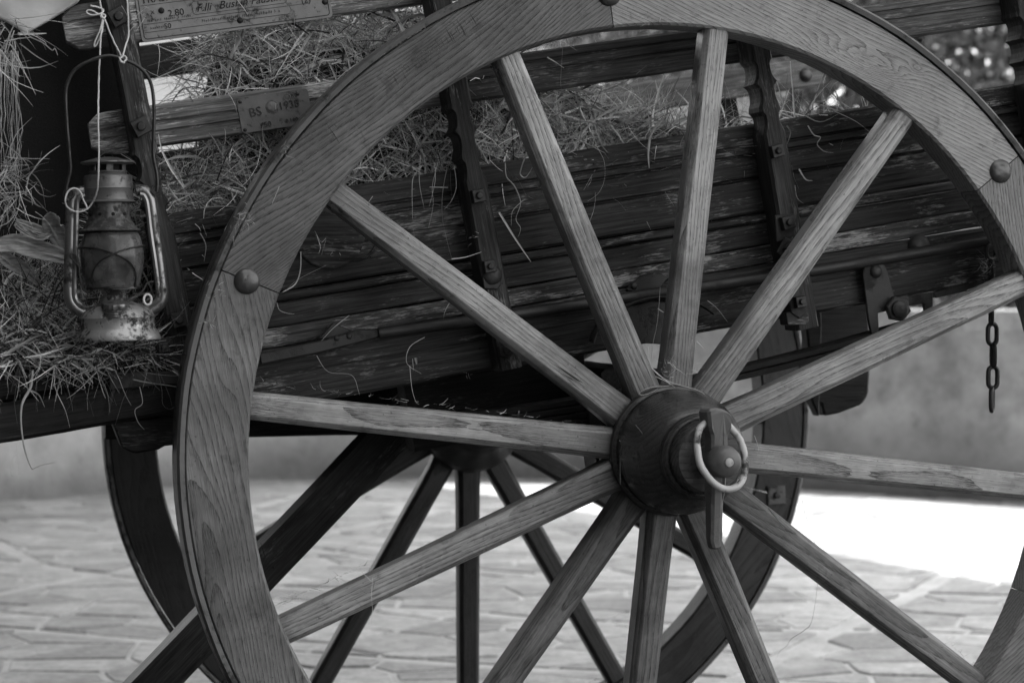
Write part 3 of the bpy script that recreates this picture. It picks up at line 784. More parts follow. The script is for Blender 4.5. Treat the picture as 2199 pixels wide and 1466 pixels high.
# left corner irons
plate([(332, 728), (366, 724), (376, 742), (360, 770), (336, 765)], YN - .004, .01, 'iron'); nutp(350, 745, YN - .006, s=.014)
plate([(366, 770), (398, 752), (398, 826), (372, 826)], YN - .002, .012, 'iron_dark')
plate([(235, 800), (398, 795), (396, 822), (235, 838)], YN - .010, .004, 'iron_dark', 'iron_strap')
plate([(240, 905), (376, 893), (376, 955), (350, 958), (345, 964), (290, 974), (262, 962)], YB - .03, .05, 'beam', 'wooden_block', .003)
# iron rod along the box, flattened at its left end
rodp = [CF @ Vector((x, YB - .028, z)) for x, z in ((1.1, .212), (.85, .2055), (.589, .206), (.30, .2055), (.05, .212), (-.2, .217), (-.36, .2225))]
mesh_obj('iron_rod', tube(spline(rodp, 6), lambda t: .0082, 12), M['iron'], cart, None, True)
plate([(556, 758), (700, 728), (772, 706), (820, 708), (815, 724), (772, 736), (690, 757), (560, 783)], YB - .030, .006, 'iron', 'iron_strap', .002)
plate([(683, 728), (716, 692), (726, 698), (765, 712), (762, 722)], YB - .018, .006, 'iron', 'iron_plate')
for px, py in ((723, 726), (750, 722)): dome('rivet', T(*at(px, py, YB - .030)), .004, .0025, 'iron_dark', cart)
plate([(1343, 622), (1375, 592), (1420, 586), (1434, 598), (1402, 640)], YB - .016, .004, 'iron_dark'); dome('rivet', T(*at(1362, 614, YB - .016)), .005, .003, 'iron', cart)
# round dark plates with carved ring on the board behind the rim
c0 = at(707, 500, YB)
mesh_obj('round_plate', lathe([(.050, -.001), (.050, .0035), (.048, .0045), (0, .0045)], 48, 'Y'), M['board'], cart, T(*c0), False)
c1 = at(763, 512, YB)
ringp = [Vector((.030 * cos(2 * pi * k / 40), 0, .030 * sin(2 * pi * k / 40))) for k in range(40)]
mesh_obj('carved_ring', tube(ringp, .0022, 6, closed=True), M['board'], cart, T(c1.x, YB - .0005, c1.z), True)
# big dome stud, hanging bracket and its bolt, frame irons at right
dome('stud', T(*at(1973, 528, YB - .012)), .0175, .011, 'iron', cart)
br = plate([(1853, 590), (1856, 574), (1868, 563), (1885, 560), (1900, 569), (1907, 585), (1922, 640), (1950, 632), (1952, 652), (1935, 668), (1905, 668), (1886, 672), (1888, 712), (1872, 718), (1866, 690)], YB - .030, .007, 'iron_dark', 'hanger_bracket', .001)
dome('rivet', T(*at(1881, 583, YB - .030)), .0095, .006, 'iron', br)
p = CF.inverted() @ at(1925, 663, YB - .036)
o, mw = bolt_nut('hex_nut', cf(p.x, YB - .036, p.z, .2), .034, br, .010, 'iron_dark', True)
mesh_obj('bolt_head', lathe([(.0125, .009), (.0125, .015), (.009, .018), (0, .0185)], 24, 'Y'), M['iron'], o, mw, True)
plate([(1946, 636), (2004, 627), (2004, 668), (1988, 674), (1984, 652), (1950, 656)], YB - .014, .008, 'iron_dark', 'iron_strap')
plate([(2004, 628), (2075, 608), (2125, 598), (2125, 608), (2078, 622), (2078, 625), (2010, 640)], YB - .010, .012, 'iron_dark', 'iron_strap')
# sprung hanger arc behind the spokes
arc = [at(a, b_, YB - .030) for a, b_ in ((1270, 735), (1285, 700), (1330, 664), (1375, 645), (1420, 638), (1470, 644), (1505, 656), (1532, 674))]
mesh_obj('curved_iron', tube(spline(arc, 5), lambda t: .007 * (1 - .6 * t), 8, flat=(.6, 1.6)), M['iron_dark'], cart, None, True)
plate([(1345, 660), (1400, 645), (1500, 655), (1528, 674), (1495, 684), (1440, 740), (1350, 735)], YB - .018, .006, 'iron_dark', 'iron_plate')
# ---- leaf spring
SPY = .135
for k in range(4):
    hr = [.44, .34, .13, .12][k]; hl = [.40, .33, .26, .25][k]
    P = [CF @ Vector((x, SPY, .047 + (3 - k) * .0105 + .125 * x * x)) for x in [-hl + (hl + hr) * i / 12 for i in range(13)]]
    bm = bmesh.new(); rings = []
    for i, p in enumerate(P):
        t = (P[min(i + 1, 12)] - P[max(i - 1, 0)]).normalized(); u = Vector((-t.z, 0, t.x))
        rings.append([bm.verts.new(p + u * a + Vector((0, b_, 0))) for a, b_ in ((-.0042, -.022), (.0030, -.025), (.0042, -.022), (.0042, .022), (-.0042, .022))])
    for q, w2 in zip(rings, rings[1:]):
        for j in range(5): bm.faces.new((q[j], q[(j + 1) % 5], w2[(j + 1) % 5], w2[j]))
    bm.faces.new(rings[0]); bm.faces.new(rings[-1][::-1])
    mesh_obj('spring_leaf', bm, M['iron'], cart)
for x in (-.07, .07): mesh_obj('spring_clamp', extrude(rect(SPY - .032, SPY + .032, -.03, .092, .004), .022, 1), M['iron_dark'], cart, cf(x - .011, 0, 0))
cpart('bearer', rect(.83, .88, .052, .094, .004), -.55, .62, 'beam', n=10, seed=17)
# cracks: thin dark splits in spokes, hub and rim
CR = [([(1190, 782), (1215, 798), (1240, 815), (1252, 822)], .0018, .0009), ([(1205, 800), (1225, 812), (1238, 822)], .0018, .0006), ([(1325, 963), (1380, 974), (1435, 985)], None, .0007),
      ([(500, 590), (515, 600), (520, 602)], -.001, .0012), ([(398, 1000), (402, 1080), (415, 1170), (430, 1235)], -.001, .0012), ([(560, 1165), (566, 1185), (570, 1200)], -.001, .0008), ([(600, 1240), (590, 1255)], -.001, .0007),
      ([(1565, 1000), (1560, 1000)], -.23, .0003)]
for P, y, w in CR:
    if y is None: continue
    c_ = [at(a, e, y - .0004) for a, e in P]; n = len(c_); V = []
    for i, p in enumerate(c_):
        t = (c_[min(i + 1, n - 1)] - c_[max(i - 1, 0)]).normalized(); u = Vector((-t.z, 0, t.x)) * w * (.15 + sin(pi * i / (n - 1)))
        V += [tuple(p + u), tuple(p - u)]
    mesh_obj('crack', (V, [(2 * i, 2 * i + 1, 2 * i + 3, 2 * i + 2) for i in range(n - 1)]), M['ink'], near)
# ---- prop leg, cross beams, brake block, far beam
a0 = Vector((-.16, 0, .126)); a1 = Vector((-.945, 0, GZ + .005)); L = (a1 - a0).length; an = atan2(a1.z - a0.z, a1.x - a0.x)
mesh_obj('prop_leg', extrude([(.520, -.031), (.520, .022), (.527, .031), (.58, .031), (.58, -.031)], L, 30, None, .0015, 3), M['brace'], cart, T(a0.x, 0, a0.z) @ RY(an))
mesh_obj('bolster_beam', extrude(rect(.84, .92, -.028, .075, .005), .78, 10, None, .002, 4), M['beam'], cart, T(-.72, 0, 0))
mesh_obj('bolster_beam', extrude(rect(.30, .36, .03, .135, .005), .28, 10, None, .002, 5), M['beam'], cart, cf(-.30, 0, 0))
cpart('bearer', rect(.62, .70, .125, .2045, .004), -.5, 1.5, 'beam', n=10, seed=7)
plate([(1742, 640), (1862, 640), (1868, 700), (1869, 800), (1866, 848), (1852, 868), (1800, 888), (1770, 893), (1764, 868), (1748, 862), (1740, 760)], .70, .045, 'brace', 'brake_block', .004)
plate([(1725, 650), (1764, 650), (1766, 700), (1760, 896), (1742, 858), (1736, 740)], .66, .03, 'beam', 'brake_block', .003)

# ---- tin plates with lettering
def text_mesh(body, size, mat, parent, mw, name='lettering', shear=0, ext=.0003):
    cu = bpy.data.curves.new(name, 'FONT'); cu.body = body; cu.size = size; cu.extrude = ext; cu.resolution_u = 3; cu.shear = shear
    to = bpy.data.objects.new('tmp', cu); COL.objects.link(to)
    me = bpy.data.meshes.new_from_object(to.evaluated_get(bpy.context.evaluated_depsgraph_get())); bpy.data.objects.remove(to)
    me.materials.clear(); me.materials.append(mat)
    return link(name, me, parent, mw @ Matrix.Rotation(pi / 2, 4, 'X'))
def tinplate(x0, x1, z0, z1, ang, mat, name='tin_plate', th=.0016, y=YB - .0018):
    cx, cz = (x0 + x1) / 2, (z0 + z1) / 2; mw = cf(cx, y, cz, ang)
    hx, hz = (x1 - x0) / 2, (z1 - z0) / 2
    o = mesh_obj(name, prism(rrect(-hx, hx, -hz, hz, .005), 0, th, .0004), M[mat], cart, mw); return o, mw, hx, hz
tp, mw, hx, hz = tinplate(-.6125, -.347, .664, .7335, 0, 'plate_pale')
tp['label'] = 'tin carrier plate with a printed form and handwriting'
def border(pts, parent, mw, w=.0005, name='printed_line', closed=True):
    bm = bmesh.new(); n = len(pts)
    for i in range(n if closed else n - 1):
        a = Vector((pts[i][0], 0, pts[i][1])); b_ = Vector((pts[(i + 1) % n][0], 0, pts[(i + 1) % n][1])); t = (b_ - a).normalized(); u = Vector((-t.z, 0, t.x)) * w; t = t * w
        vs = [bm.verts.new(q + Vector((0, -.0005 - .00002 * (i % 2), 0))) for q in (a - t - u, b_ + t - u, b_ + t + u, a - t + u)]
        bm.faces.new(vs)
    return mesh_obj(name, bm, M['ink'], parent, mw)
def tx(s, x, z, size, shear=0, rot=0): return text_mesh(s, size, M['ink'], tp, mw @ T(x, -.0004, z) @ RY(rot), shear=shear)
border(rrect(-hx + .004, hx - .004, -hz + .004, hz + .02, .004), tp, mw)
border([(-hx + .006, .0145), (hx - .006, .0145)], tp, mw, .0003, closed=False)
border([(-hx + .006, -.011), (hx - .03, -.011)], tp, mw, .0003, closed=False)
border([(-hx + .006, -.022), (hx - .06, -.022)], tp, mw, .0003, closed=False)
border(rrect(-.058, .072, -.0065, .0115, .004), tp, mw, .0003)
tx('TRASPORTO', -hx + .007, .0175, .0145)
tx('x', -hx + .018, .002, .010); tx('2.80', -.092, -.0045, .013); tx('50', -.055 - .045, -.020, .010)
tx('Busi in Faustino', -.022, -.0030, .0150, .35, .01); tx('F.lli', -.053, -.0030, .0150, .35)
tx('Y.20', .088, .012, .012, .2); tx('(2)', .092, -.010, .012)

def scribble(x0, x1, z, hgt):
    x = x0
    while x < x1:
        w_ = R2.uniform(.0008, .0022); pts_ = [(x, z), (x + w_ * .3, z + hgt * R2.uniform(.6, 1)), (x + w_ * .7, z + hgt * R2.uniform(0, .4)), (x + w_, z + hgt * R2.uniform(.3, 1))]
        SCR.append(pts_); x += w_ + (R2.uniform(.0008, .0015) if R2.random() > .16 else .004)
SCR = []
for a_ in ((-.045, .10, .0195, .005), (-.020, .115, .0285, .004), (-.048, .06, -.0185, .005), (-hx + .012, -.062, -.0085, .004), (-hx + .014, -.098, -.0185, .004), (.078, .112, -.003, .005)): scribble(*a_)
V, F = [], []
for P in SCR:
    for a, c_ in zip(P, P[1:]):
        A = Vector((a[0], -.0006, a[1])); B_ = Vector((c_[0], -.0006, c_[1])); t = (B_ - A).normalized(); u = Vector((-t.z, 0, t.x)) * .00018; b0 = len(V)
        V += [tuple(A - u), tuple(B_ - u), tuple(B_ + u), tuple(A + u)]; F.append((b0, b0 + 1, b0 + 2, b0 + 3))
tag(mesh_obj('faded_print', (V, F), M['ink'], tp, mw), kind='stuff')
for x, z in ((-.100, .005), (.004, -.022), (.125, -.012), (-.030, .031)): dome('nail', mw @ T(x, 0, z), .0042, .003, 'iron_dark', tp)
tp2, mw2, h2x, h2z = tinplate(-.3405, -.255, .6885, .735, 0, 'plate_pale', y=YB - .0020)
text_mesh('No 1036', .018, M['ink'], tp2, mw2 @ T(-.036, -.0004, -.010)); border(rrect(-h2x + .003, h2x - .003, -h2z + .003, h2z - .003, .003), tp2, mw2, .0003)
for x in (-.035, .034): dome('nail', mw2 @ T(x, 0, -.017), .0025, .002, 'iron_dark', tp2)
tp3, mw3, h3x, h3z = tinplate(-.4985, -.398, .5235, .572, radians(.6), 'plate')
tp3['label'] = 'embossed dark tin registration plate'
def emb(s, x, z, size): return text_mesh(s, size, M['plate_dark'], tp3, mw3 @ T(x, -.0002, z) @ RY(.04), ext=.0012)
emb('BS', -.036, -.0035, .0175); emb('1938', .0055, -.000, .0150); emb('£50', -.024, -.0205, .0105); emb('0.100', .012, -.019, .008)
dome('crest', mw3 @ T(-.003, .0005, .006), .0088, .002, 'plate', tp3)
rp = [Vector((.0085 * cos(2 * pi * k / 28), 0, .0085 * sin(2 * pi * k / 28))) for k in range(28)]
mesh_obj('crest_rim', tube(rp, .0009, 5, closed=True), M['plate'], tp3, mw3 @ T(-.003, 0, .006), True)
rp = [v * .55 for v in rp]; mesh_obj('embossed_ring', tube(rp, .0007, 5, closed=True), M['plate'], tp3, mw3 @ T(.020, 0, .0155), True)
for x, z in ((-.0455, .0195), (-.0455, -.0195), (.0345, .0185)): dome('nail', mw3 @ T(x, 0, z), .0026, .002, 'iron', tp3)

# ================================================================== CHAIN
ch = empty('chain', T(*at(2131, 690, .11))); tag(ch, 'short rusty iron chain hanging from under the cart at right', 'chain')
def ring_link(cx, top, bot, halfw, face):
    c = at(cx, (top + bot) / 2, .11); hh = (at(cx, top, .11).z - at(cx, bot, .11).z) / 2; r = .0036
    hw = halfw; pts_ = []
    for k in range(28):
        a = 2 * pi * k / 28; x = hw * cos(a); z = (hh - r - hw) * (1 if sin(a) > 0 else -1) + hw * sin(a)
        pts_.append(Vector((x, 0, z)) if abs(sin(a)) > .01 else Vector((x, 0, 0)))
    mesh_obj('link', tube(pts_, r, 8, closed=True), M['iron'], ch, T(*c) @ Matrix.Rotation(face, 4, 'Z'), True)
ring_link(2129, 632, 700, .0085, 1.2); ring_link(2131, 690, 745, .0085, .25); ring_link(2133, 734, 792, .0085, 1.35); ring_link(2132, 782, 838, .0085, .2); ring_link(2130, 828, 887, .0085, .95)
ring_link(2128, 520, 562, .010, .3); ring_link(2129, 555, 640, .008, 1.35)

# ================================================================== LANTERN
YL = .028
LC = at(254, 730, YL)
PXM = 4562 / (LC - CAM).dot(FW)
def lx(px, py): return Vector(((px - 254) / PXM / cos(YAW) * .985, 0, (730 - py) / PXM))
LW = T(*LC)
lan = empty('lantern', LW); tag(lan, 'worn metal hurricane lantern hanging by white string from the cart stake', 'lantern')
LT = LW @ RY(radians(1.6))
P_ = lambda r, py: (r / PXM, (730 - py) / PXM)
tank = [P_(0, 726), P_(84, 728), P_(90, 730), P_(91, 726), P_(88, 718), P_(81, 708), P_(79, 704), P_(79, 684), P_(80.5, 682), P_(79, 679), P_(72, 668), P_(58, 658), P_(40, 651), P_(33, 648), P_(0, 647)]
bsh = mesh_obj('tank', lathe(tank, 56), M['lamp_tank'], lan, LT, True)
mesh_obj('burner', lathe([P_(30, 650), P_(28, 640), P_(24, 632), P_(26, 626), P_(30, 622), P_(54, 621), P_(56, 618), P_(54, 616), P_(30, 615), P_(0, 615)], 40), M['lamp_tank'], lan, LT @ T(-.003, 0, 0), True)
# filler cap in front
capw = LT @ T(-.006, -.040, (730 - 662) / PXM)
bm = lathe([(.0125, -.010), (.0130, -.008), (.0125, -.0065), (.0132, -.005), (.0125, -.0035), (.0132, -.002), (.0125, 0), (.0165, .001), (.0172, .004), (.0165, .0075), (.012, .009), (0, .0095)], 40)
for v in bm.verts:
    if v.co.z > .0005 and hypot(v.co.x, v.co.y) > .015:
        a = atan2(v.co.y, v.co.x); s = 1 + .03 * (1 if int(a * 40 / (2 * pi) + 100) % 2 else -1); v.co.x *= s; v.co.y *= s
mesh_obj('filler_cap', bm, M['lamp_tube'], lan, capw @ Matrix.Rotation(radians(10), 4, 'X'), True)
# globe (sooty glass)
b = NB('smoked lantern glass'); v = b.coords(); n1 = b.noise(v, 26, 5, .6); n2 = b.noise(v, 110, 4, .7)
b.b.inputs['Transmission Weight'].default_value = .0
b.l(b.grey(b.maprange(n1.outputs['Fac'], .3, .7, .06, .24)), b.b.inputs['Base Color'])
b.l(b.maprange(n2.outputs['Fac'], .35, .65, .06, .2), b.b.inputs['Roughness'])
gl = b.n('ShaderNodeBsdfGlass'); gl.inputs['IOR'].default_value = 1.45; gl.inputs['Roughness'].default_value = .08; gl.inputs['Color'].default_value = (.6, .6, .6, 1)
mxs = b.n('ShaderNodeMixShader'); b.l(b.maprange(n1.outputs['Fac'], .35, .68, .30, .75), mxs.inputs[0]); b.l(gl.outputs[0], mxs.inputs[1]); b.l(b.b.outputs[0], mxs.inputs[2]); b.l(mxs.outputs[0], b.out.inputs[0])
M['glass'] = b.m
globe_pts = [(56, 618), (60, 600), (64, 585), (67, 565), (68, 548), (66, 530), (62, 512), (57, 501), (54, 499)]
go = [P_(r, y) for r, y in globe_pts] + [P_(r - 4, y) for r, y in reversed(globe_pts)]
bm = lathe(go + [go[0]], 56); bmesh.ops.remove_doubles(bm, verts=bm.verts, dist=1e-6)
mesh_obj('globe', bm, M['glass'], lan, LT @ T(-.0045, 0, 0), True)
mesh_obj('wick_tube', lathe([P_(12, 618), P_(12, 598), P_(10, 590), P_(0, 590)], 20), M['lamp'], lan, LT @ T(-.0045, 0, 0), True)
UT = LT @ T(-.0065, 0, 0)
upper = [P_(66, 497), P_(67, 495), P_(65, 493), P_(57, 490), P_(52, 480), P_(47, 474), P_(44.5, 470), P_(44, 440), P_(44, 435), P_(57, 436.5), P_(59, 434.5), P_(57, 432.5), P_(52, 430), P_(51.5, 408), P_(53, 405.5), P_(51.5, 403), P_(51.5, 380), P_(49, 377), P_(41, 375.5), P_(39, 373), P_(41, 371), P_(39.5, 368)]
mesh_obj('chimney', lathe(upper, 56), M['lamp'], lan, UT, True)
for k in range(10):
    a = -pi / 2 + radians(36) * k + .12
    mesh_obj('vent_hole', lathe([(.0024, -.0005), (.0024, .0008), (0, .0009)], 12), M['lamp_dark'], lan, UT @ T(44.2 / PXM * cos(a), 44.2 / PXM * sin(a), (730 - 461) / PXM) @ Matrix.Rotation(a, 4, 'Z') @ Matrix.Rotation(pi / 2, 4, 'Y'))
mesh_obj('vent_core', lathe([P_(30, 372), P_(30, 351)], 24), M['lamp_dark'], lan, UT)
for k in range(6):
    a = -pi / 2 + radians(60) * k + .05
    mesh_obj('vent_post', extrude(rect(-.0045, .0045, -.001, .001, .0003), (371 - 352) / PXM, 1), M['lamp'], lan, UT @ Matrix.Rotation(a, 4, 'Z') @ T(37 / PXM, 0, (730 - 371) / PXM) @ Matrix.Rotation(-pi / 2, 4, 'Y'))
mesh_obj('lid', lathe([P_(39, 355), P_(41, 353), P_(55, 352.5), P_(57.5, 351), P_(57, 348.5), P_(50, 346.5), P_(40, 344), P_(22, 339.5), P_(8, 338), P_(0, 338)], 56), M['lamp'], lan, UT, True)
lp = [LT @ Vector((x / PXM, -.004, (730 - y) / PXM)) for x, y in ((-26, 336), (-18, 330), (0, 327), (20, 327), (33, 328.5), (20, 330), (2, 331))]
mesh_obj('lid_wire', tube(spline(lp, 4), .0011, 6), M['wire'], lan, None, True)
# side tubes
def lpx(px, py, y=YL): return at(px, py, y)
lt = [(196, 411), (182, 411), (168, 414), (158, 424), (154, 442), (152, 520), (150, 590), (149, 625), (152, 645), (162, 660), (176, 669), (190, 674)]
rt_ = [(292, 409), (302, 408), (314, 412), (322, 425), (326, 442), (333, 500), (342, 560), (348, 610), (350, 632), (346, 648), (334, 660), (320, 668), (306, 674)]
for pl in (lt, rt_):
    c = spline([lpx(a, b_) for a, b_ in pl], 5)
    sg = -1 if pl is lt else 1
    mesh_obj('side_tube', tube([q + Vector((0, .003, 0)) for q in c], .0078, 14, flat=(1, 1.15)), M['lamp_tube'], lan, None, True)
    cc = []
    for i, q in enumerate(c):
        t = (c[min(i + 1, len(c) - 1)] - c[max(i - 1, 0)]).normalized(); cc.append(q + Vector((t.z, 0, -t.x)) * (.0062 * sg) + Vector((0, -.0045, 0)))
    mesh_obj('side_tube_seam', tube(cc[4:-4], .0036, 8), M['lamp_tube'], lan, None, True)
# globe guard wires
def onglobe(ang, py, r):
    return (LT @ T(-.0045, 0, 0)) @ Vector((r / PXM * sin(ang), -r / PXM * cos(ang), (730 - py) / PXM))
w1 = [onglobe(radians(a), y, r) for a, y, r in ((-86, 531, 70), (-60, 531, 70), (-30, 534, 70), (0, 546, 70.5), (25, 562, 70), (42, 585, 67), (48, 612, 60), (48, 618, 58))]
w2 = [onglobe(radians(a), y, r) for a, y, r in ((86, 530, 70), (60, 531, 70), (30, 535, 70), (2, 545, 71.5), (-25, 562, 71), (-42, 585, 67.5), (-48, 610, 60), (-48, 618, 58))]
for w in (w1, w2): mesh_obj('guard_wire', tube(spline(w, 5), .0012, 6), M['wire'], lan, None, True)
rg = [onglobe(2 * pi * k / 40, 617, 56 + 2 * sin(k)) for k in range(40)]; mesh_obj('guard_wire', tube(rg, .0017, 6, closed=True), M['wire'], lan, None, True)
# bail handle
bp = [(147, 432), (141, 424), (142, 408), (144, 395), (151, 365), (149, 330), (144, 270), (141, 210), (145, 178), (163, 148), (200, 128), (234, 120), (262, 127), (295, 142), (318, 166), (328, 198), (331, 250), (329, 320), (331, 345), (337, 375), (338, 400), (336, 412)]
mesh_obj('bail_handle', tube(spline([lpx(a, b_, YL - .008) for a, b_ in bp], 5), .0023, 8), M['wire'], lan, None, True)
for px, py in ((148, 416), (336, 408)):
    c = lpx(px, py, YL - .006)
    mesh_obj('bail_eye', tube([c + Vector((.0062 * cos(2 * pi * k / 18), 0, .0062 * sin(2 * pi * k / 18))) for k in range(18)], .0016, 6, closed=True), M['wire'], lan, None, True)
# lifter ring and hooks
c = lpx(317, 643, YL - .022)
mesh_obj('lifter_ring', tube([c + Vector((.0050 * cos(2 * pi * k / 22), .002 * sin(2 * pi * k / 22), .0068 * sin(2 * pi * k / 22))) for k in range(22)], .0015, 7, closed=True), M['string'], lan, None, True)
mesh_obj('lifter_wire', tube(spline([lpx(a, b_, YL - .02) for a, b_ in ((286, 630), (298, 631), (308, 622), (316, 608), (330, 604))], 4), .0014, 6), M['wire'], lan, None, True)
mesh_obj('guard_hook', tube(spline([lpx(a, b_, YL - .012) for a, b_ in ((168, 570), (160, 560), (152, 552), (153, 545), (161, 548), (168, 562), (172, 590), (178, 620), (190, 628), (200, 620))], 4), .0014, 6), M['wire'], lan, None, True)

# ================================================================== STRING
sy = YN - .03
def cord(name, P, r=.0011):
    pts_ = [at(a, b_, y) for a, b_, y in P]; sp_ = spline(pts_, 8)
    sp_ = [q + Vector(noise.noise_vector(q * 130)) * .0006 for q in sp_]
    bm = tube(sp_, lambda t: r * (1 + .25 * noise.noise(Vector((t * 160, 0, 0)))), 7); return bm
st = mesh_obj('string', cord('s', [(210, -30, .05), (216, 10, .05), (220, 34, .05), (216, 90, .04), (212, 180, .02), (211, 240, -.02), (212, 330, -.03), (211, 380, -.03), (208, 412, -.015), (200, 432, -.0), (188, 448, .005), (165, 455, .005), (146, 446, .005), (140, 430, .0), (146, 412, .0), (158, 404, .0), (172, 412, -.0), (180, 430, .0), (187, 446, .0)]), M['string'], None, None, True)
tag(st, 'white cotton string looped round the cart stake and lantern handle', 'string')
for P in ([(221, 36, .05), (200, 24, .045), (189, 22, .045), (186, 28, .045), (198, 33, .045), (214, 30, .045), (222, 24, .05), (216, 18, .05), (194, 12, .045)],
          [(221, 36, .05), (216, 60, .045), (204, 90, .045), (203, 100, .045), (210, 92, .045), (218, 70, .045), (222, 44, .05)],
          [(223, 38, .05), (240, 80, .052), (255, 110, .05), (263, 126, .02)],
          [(268, -30, .07), (274, 15, .07), (276, 75, .065), (270, 98, .05), (262, 126, .02)],
          [(256, 124, .015), (262, 134, .010), (272, 128, .012), (266, 120, .014), (258, 128, .012), (268, 136, .012)],
          [(215, 32, .045), (222, 40, .04), (226, 34, .045), (219, 30, .045), (217, 38, .042), (224, 42, .045)]):
    mesh_obj('string_strand', cord('s', P), M['string'], st, None, True)

# ================================================================== BLANKET, CANVAS
V, F = [], []; nx, nz = 60, 60
for i in range(nx + 1):
    for j in range(nz + 1):
        u, w = i / nx, j / nz
        x = -1.35 + .62 * u + .07 * (1 - w); z = .17 + .62 * w
        y = .27 + .028 * sin(9 * u + 3.2 * w + 1.5 * noise.noise(Vector((u * 2, w * 2, 0)))) + .02 * noise.noise(Vector((u * 5, w * 3, 3))) + .05 * u
        V.append((x, y, z))
for i in range(nx):
    for j in range(nz): a = i * (nz + 1) + j; F.append((a, a + 1, a + nz + 2, a + nz + 1))
bl = mesh_obj('blanket', (V, F), M['blanket'], None, None, True); tag(bl, 'black woollen blanket draped in folds behind the lantern', 'blanket')
md = bl.modifiers.new('thickness', 'SOLIDIFY'); md.thickness = .005
V, F = [], []; n = 18
cA, cB, cC, cD = at(-60, -60, .20), at(200, -60, .20), at(165, 2, .13), at(56, 72, .10)
for i in range(n + 1):
    for j in range(n + 1):
        u, w = i / n, j / n
        top = cA.lerp(cB, u); bot = at(-60, 5, .14).lerp(cD, min(1, u / .62)) if u < .62 else cD.lerp(cC, (u - .62) / .38)
        p = top.lerp(bot, w) + Vector((0, -.02 * sin(pi * w) * sin(pi * u) + .006 * noise.noise(Vector((u * 4, w * 4, 0))), 0)); V.append(tuple(p))
for i in range(n):
    for j in range(n): a = i * (n + 1) + j; F.append((a, a + 1, a + n + 2, a + n + 1))
cl = mesh_obj('canvas', (V, F), M['cloth'], None, None, True); tag(cl, 'pale canvas corner lying over the cart top in the upper left', 'canvas')
md = cl.modifiers.new('thickness', 'SOLIDIFY'); md.thickness = .004

# ================================================================== HAY
def heap_top(x):
    P = [(-.70, .40), (-.66, .44), (-.58, .475), (-.53, .50), (-.505, .66), (-.48, .70), (-.3, .70), (-.2, .66), (-.13, .60), (-.06, .555), (0, .52), (.05, .475), (.12, .452), (.2, .437), (.32, .430), (.45, .425)]
    for (a, b_), (c_, d_) in zip(P, P[1:]):
        if a <= x <= c_: return b_ + (d_ - b_) * (x - a) / (c_ - a)
    return .35
# core
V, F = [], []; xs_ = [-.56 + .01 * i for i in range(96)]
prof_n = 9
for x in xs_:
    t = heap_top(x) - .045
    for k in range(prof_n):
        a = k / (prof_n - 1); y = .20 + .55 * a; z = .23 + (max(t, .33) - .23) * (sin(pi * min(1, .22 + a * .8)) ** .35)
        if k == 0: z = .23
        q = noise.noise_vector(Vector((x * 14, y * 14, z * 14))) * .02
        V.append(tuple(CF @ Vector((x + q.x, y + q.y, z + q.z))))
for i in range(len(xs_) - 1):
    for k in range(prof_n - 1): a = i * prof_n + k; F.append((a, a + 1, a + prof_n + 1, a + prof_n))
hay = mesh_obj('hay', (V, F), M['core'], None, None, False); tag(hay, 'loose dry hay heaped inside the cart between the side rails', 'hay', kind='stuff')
lines = []
for k in range(11500):
    x = uni(-.68, .16) if rnd() < .93 else uni(.1, .45); top = heap_top(x)
    if rnd() < .62: y = .172 + abs(random.gauss(0, .03)); z = uni(.385, top)
    else: y = uni(.18, .6); z = top - abs(random.gauss(0, .02))
    if z > top + .0: continue
    d = Vector((uni(-1, 1), uni(-.35, .35), uni(-.75, .75)))
    lines.append((strand(CF @ Vector((x, y, z)), d, uni(.03, .11), uni(.2, 1.6), 5, .3), uni(.0008, .0012) if rnd() < .55 else uni(.0014, .0034)))
for k in range(420):   # broad flat blades
    x = uni(-.62, .14); top = heap_top(x); z = uni(.40, top) if rnd() < .6 else top - .01
    lines.insert(int(rnd() * len(lines)), (strand(CF @ Vector((x, uni(.168, .22), z)), Vector((uni(-1, 1), uni(-.2, .2), uni(-.7, .6))), uni(.04, .12), uni(.2, 1.2), 6, .3), uni(.003, .0065)))
cut = int(len(lines) * .5)
ribbons(lines[:cut], 'hay_strands', M['hay'], hay); ribbons(lines[cut:int(len(lines) * .86)], 'hay_strands', M['hay_mid'], hay); ribbons(lines[int(len(lines) * .86):], 'hay_strands', M['hay_dark'], hay)
# heap on the ledge under the lantern
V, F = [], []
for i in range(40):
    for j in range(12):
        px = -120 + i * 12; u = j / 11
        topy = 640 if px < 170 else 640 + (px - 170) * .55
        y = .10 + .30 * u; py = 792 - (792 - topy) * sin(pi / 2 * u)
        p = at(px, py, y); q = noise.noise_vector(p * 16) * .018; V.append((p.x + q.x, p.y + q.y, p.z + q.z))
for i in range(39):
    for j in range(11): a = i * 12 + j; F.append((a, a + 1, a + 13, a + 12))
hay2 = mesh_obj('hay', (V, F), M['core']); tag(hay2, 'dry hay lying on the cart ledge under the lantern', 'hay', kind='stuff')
lines = []
for k in range(5200):
    px = uni(-80, 345); topy = 590 if px < 170 else 590 + (px - 170) * .75
    u = rnd(); y = .075 + .24 * u + uni(-.02, .02); py = 775 - (775 - topy) * (sin(pi / 2 * u) ** .9) + uni(-14, 14)
    lines.append((strand(at(px, py, y), Vector((uni(-1, 1), uni(-.5, .4), uni(-.7, .8))), uni(.03, .10), uni(.3, 1.9), 6, .15), uni(.0008, .0022)))
for k in range(260):
    px = uni(-60, 300); u = rnd(); lines.insert(int(rnd() * len(lines)), (strand(at(px, 770 - 150 * u + (px - 170) * .4 * (px > 170), .07 + .1 * u), Vector((uni(-1, 1), uni(-.3, .3), uni(-.5, .5))), uni(.03, .09), uni(.2, 1.2), 6, .2), uni(.0028, .0055)))
cut = int(len(lines) * .34)
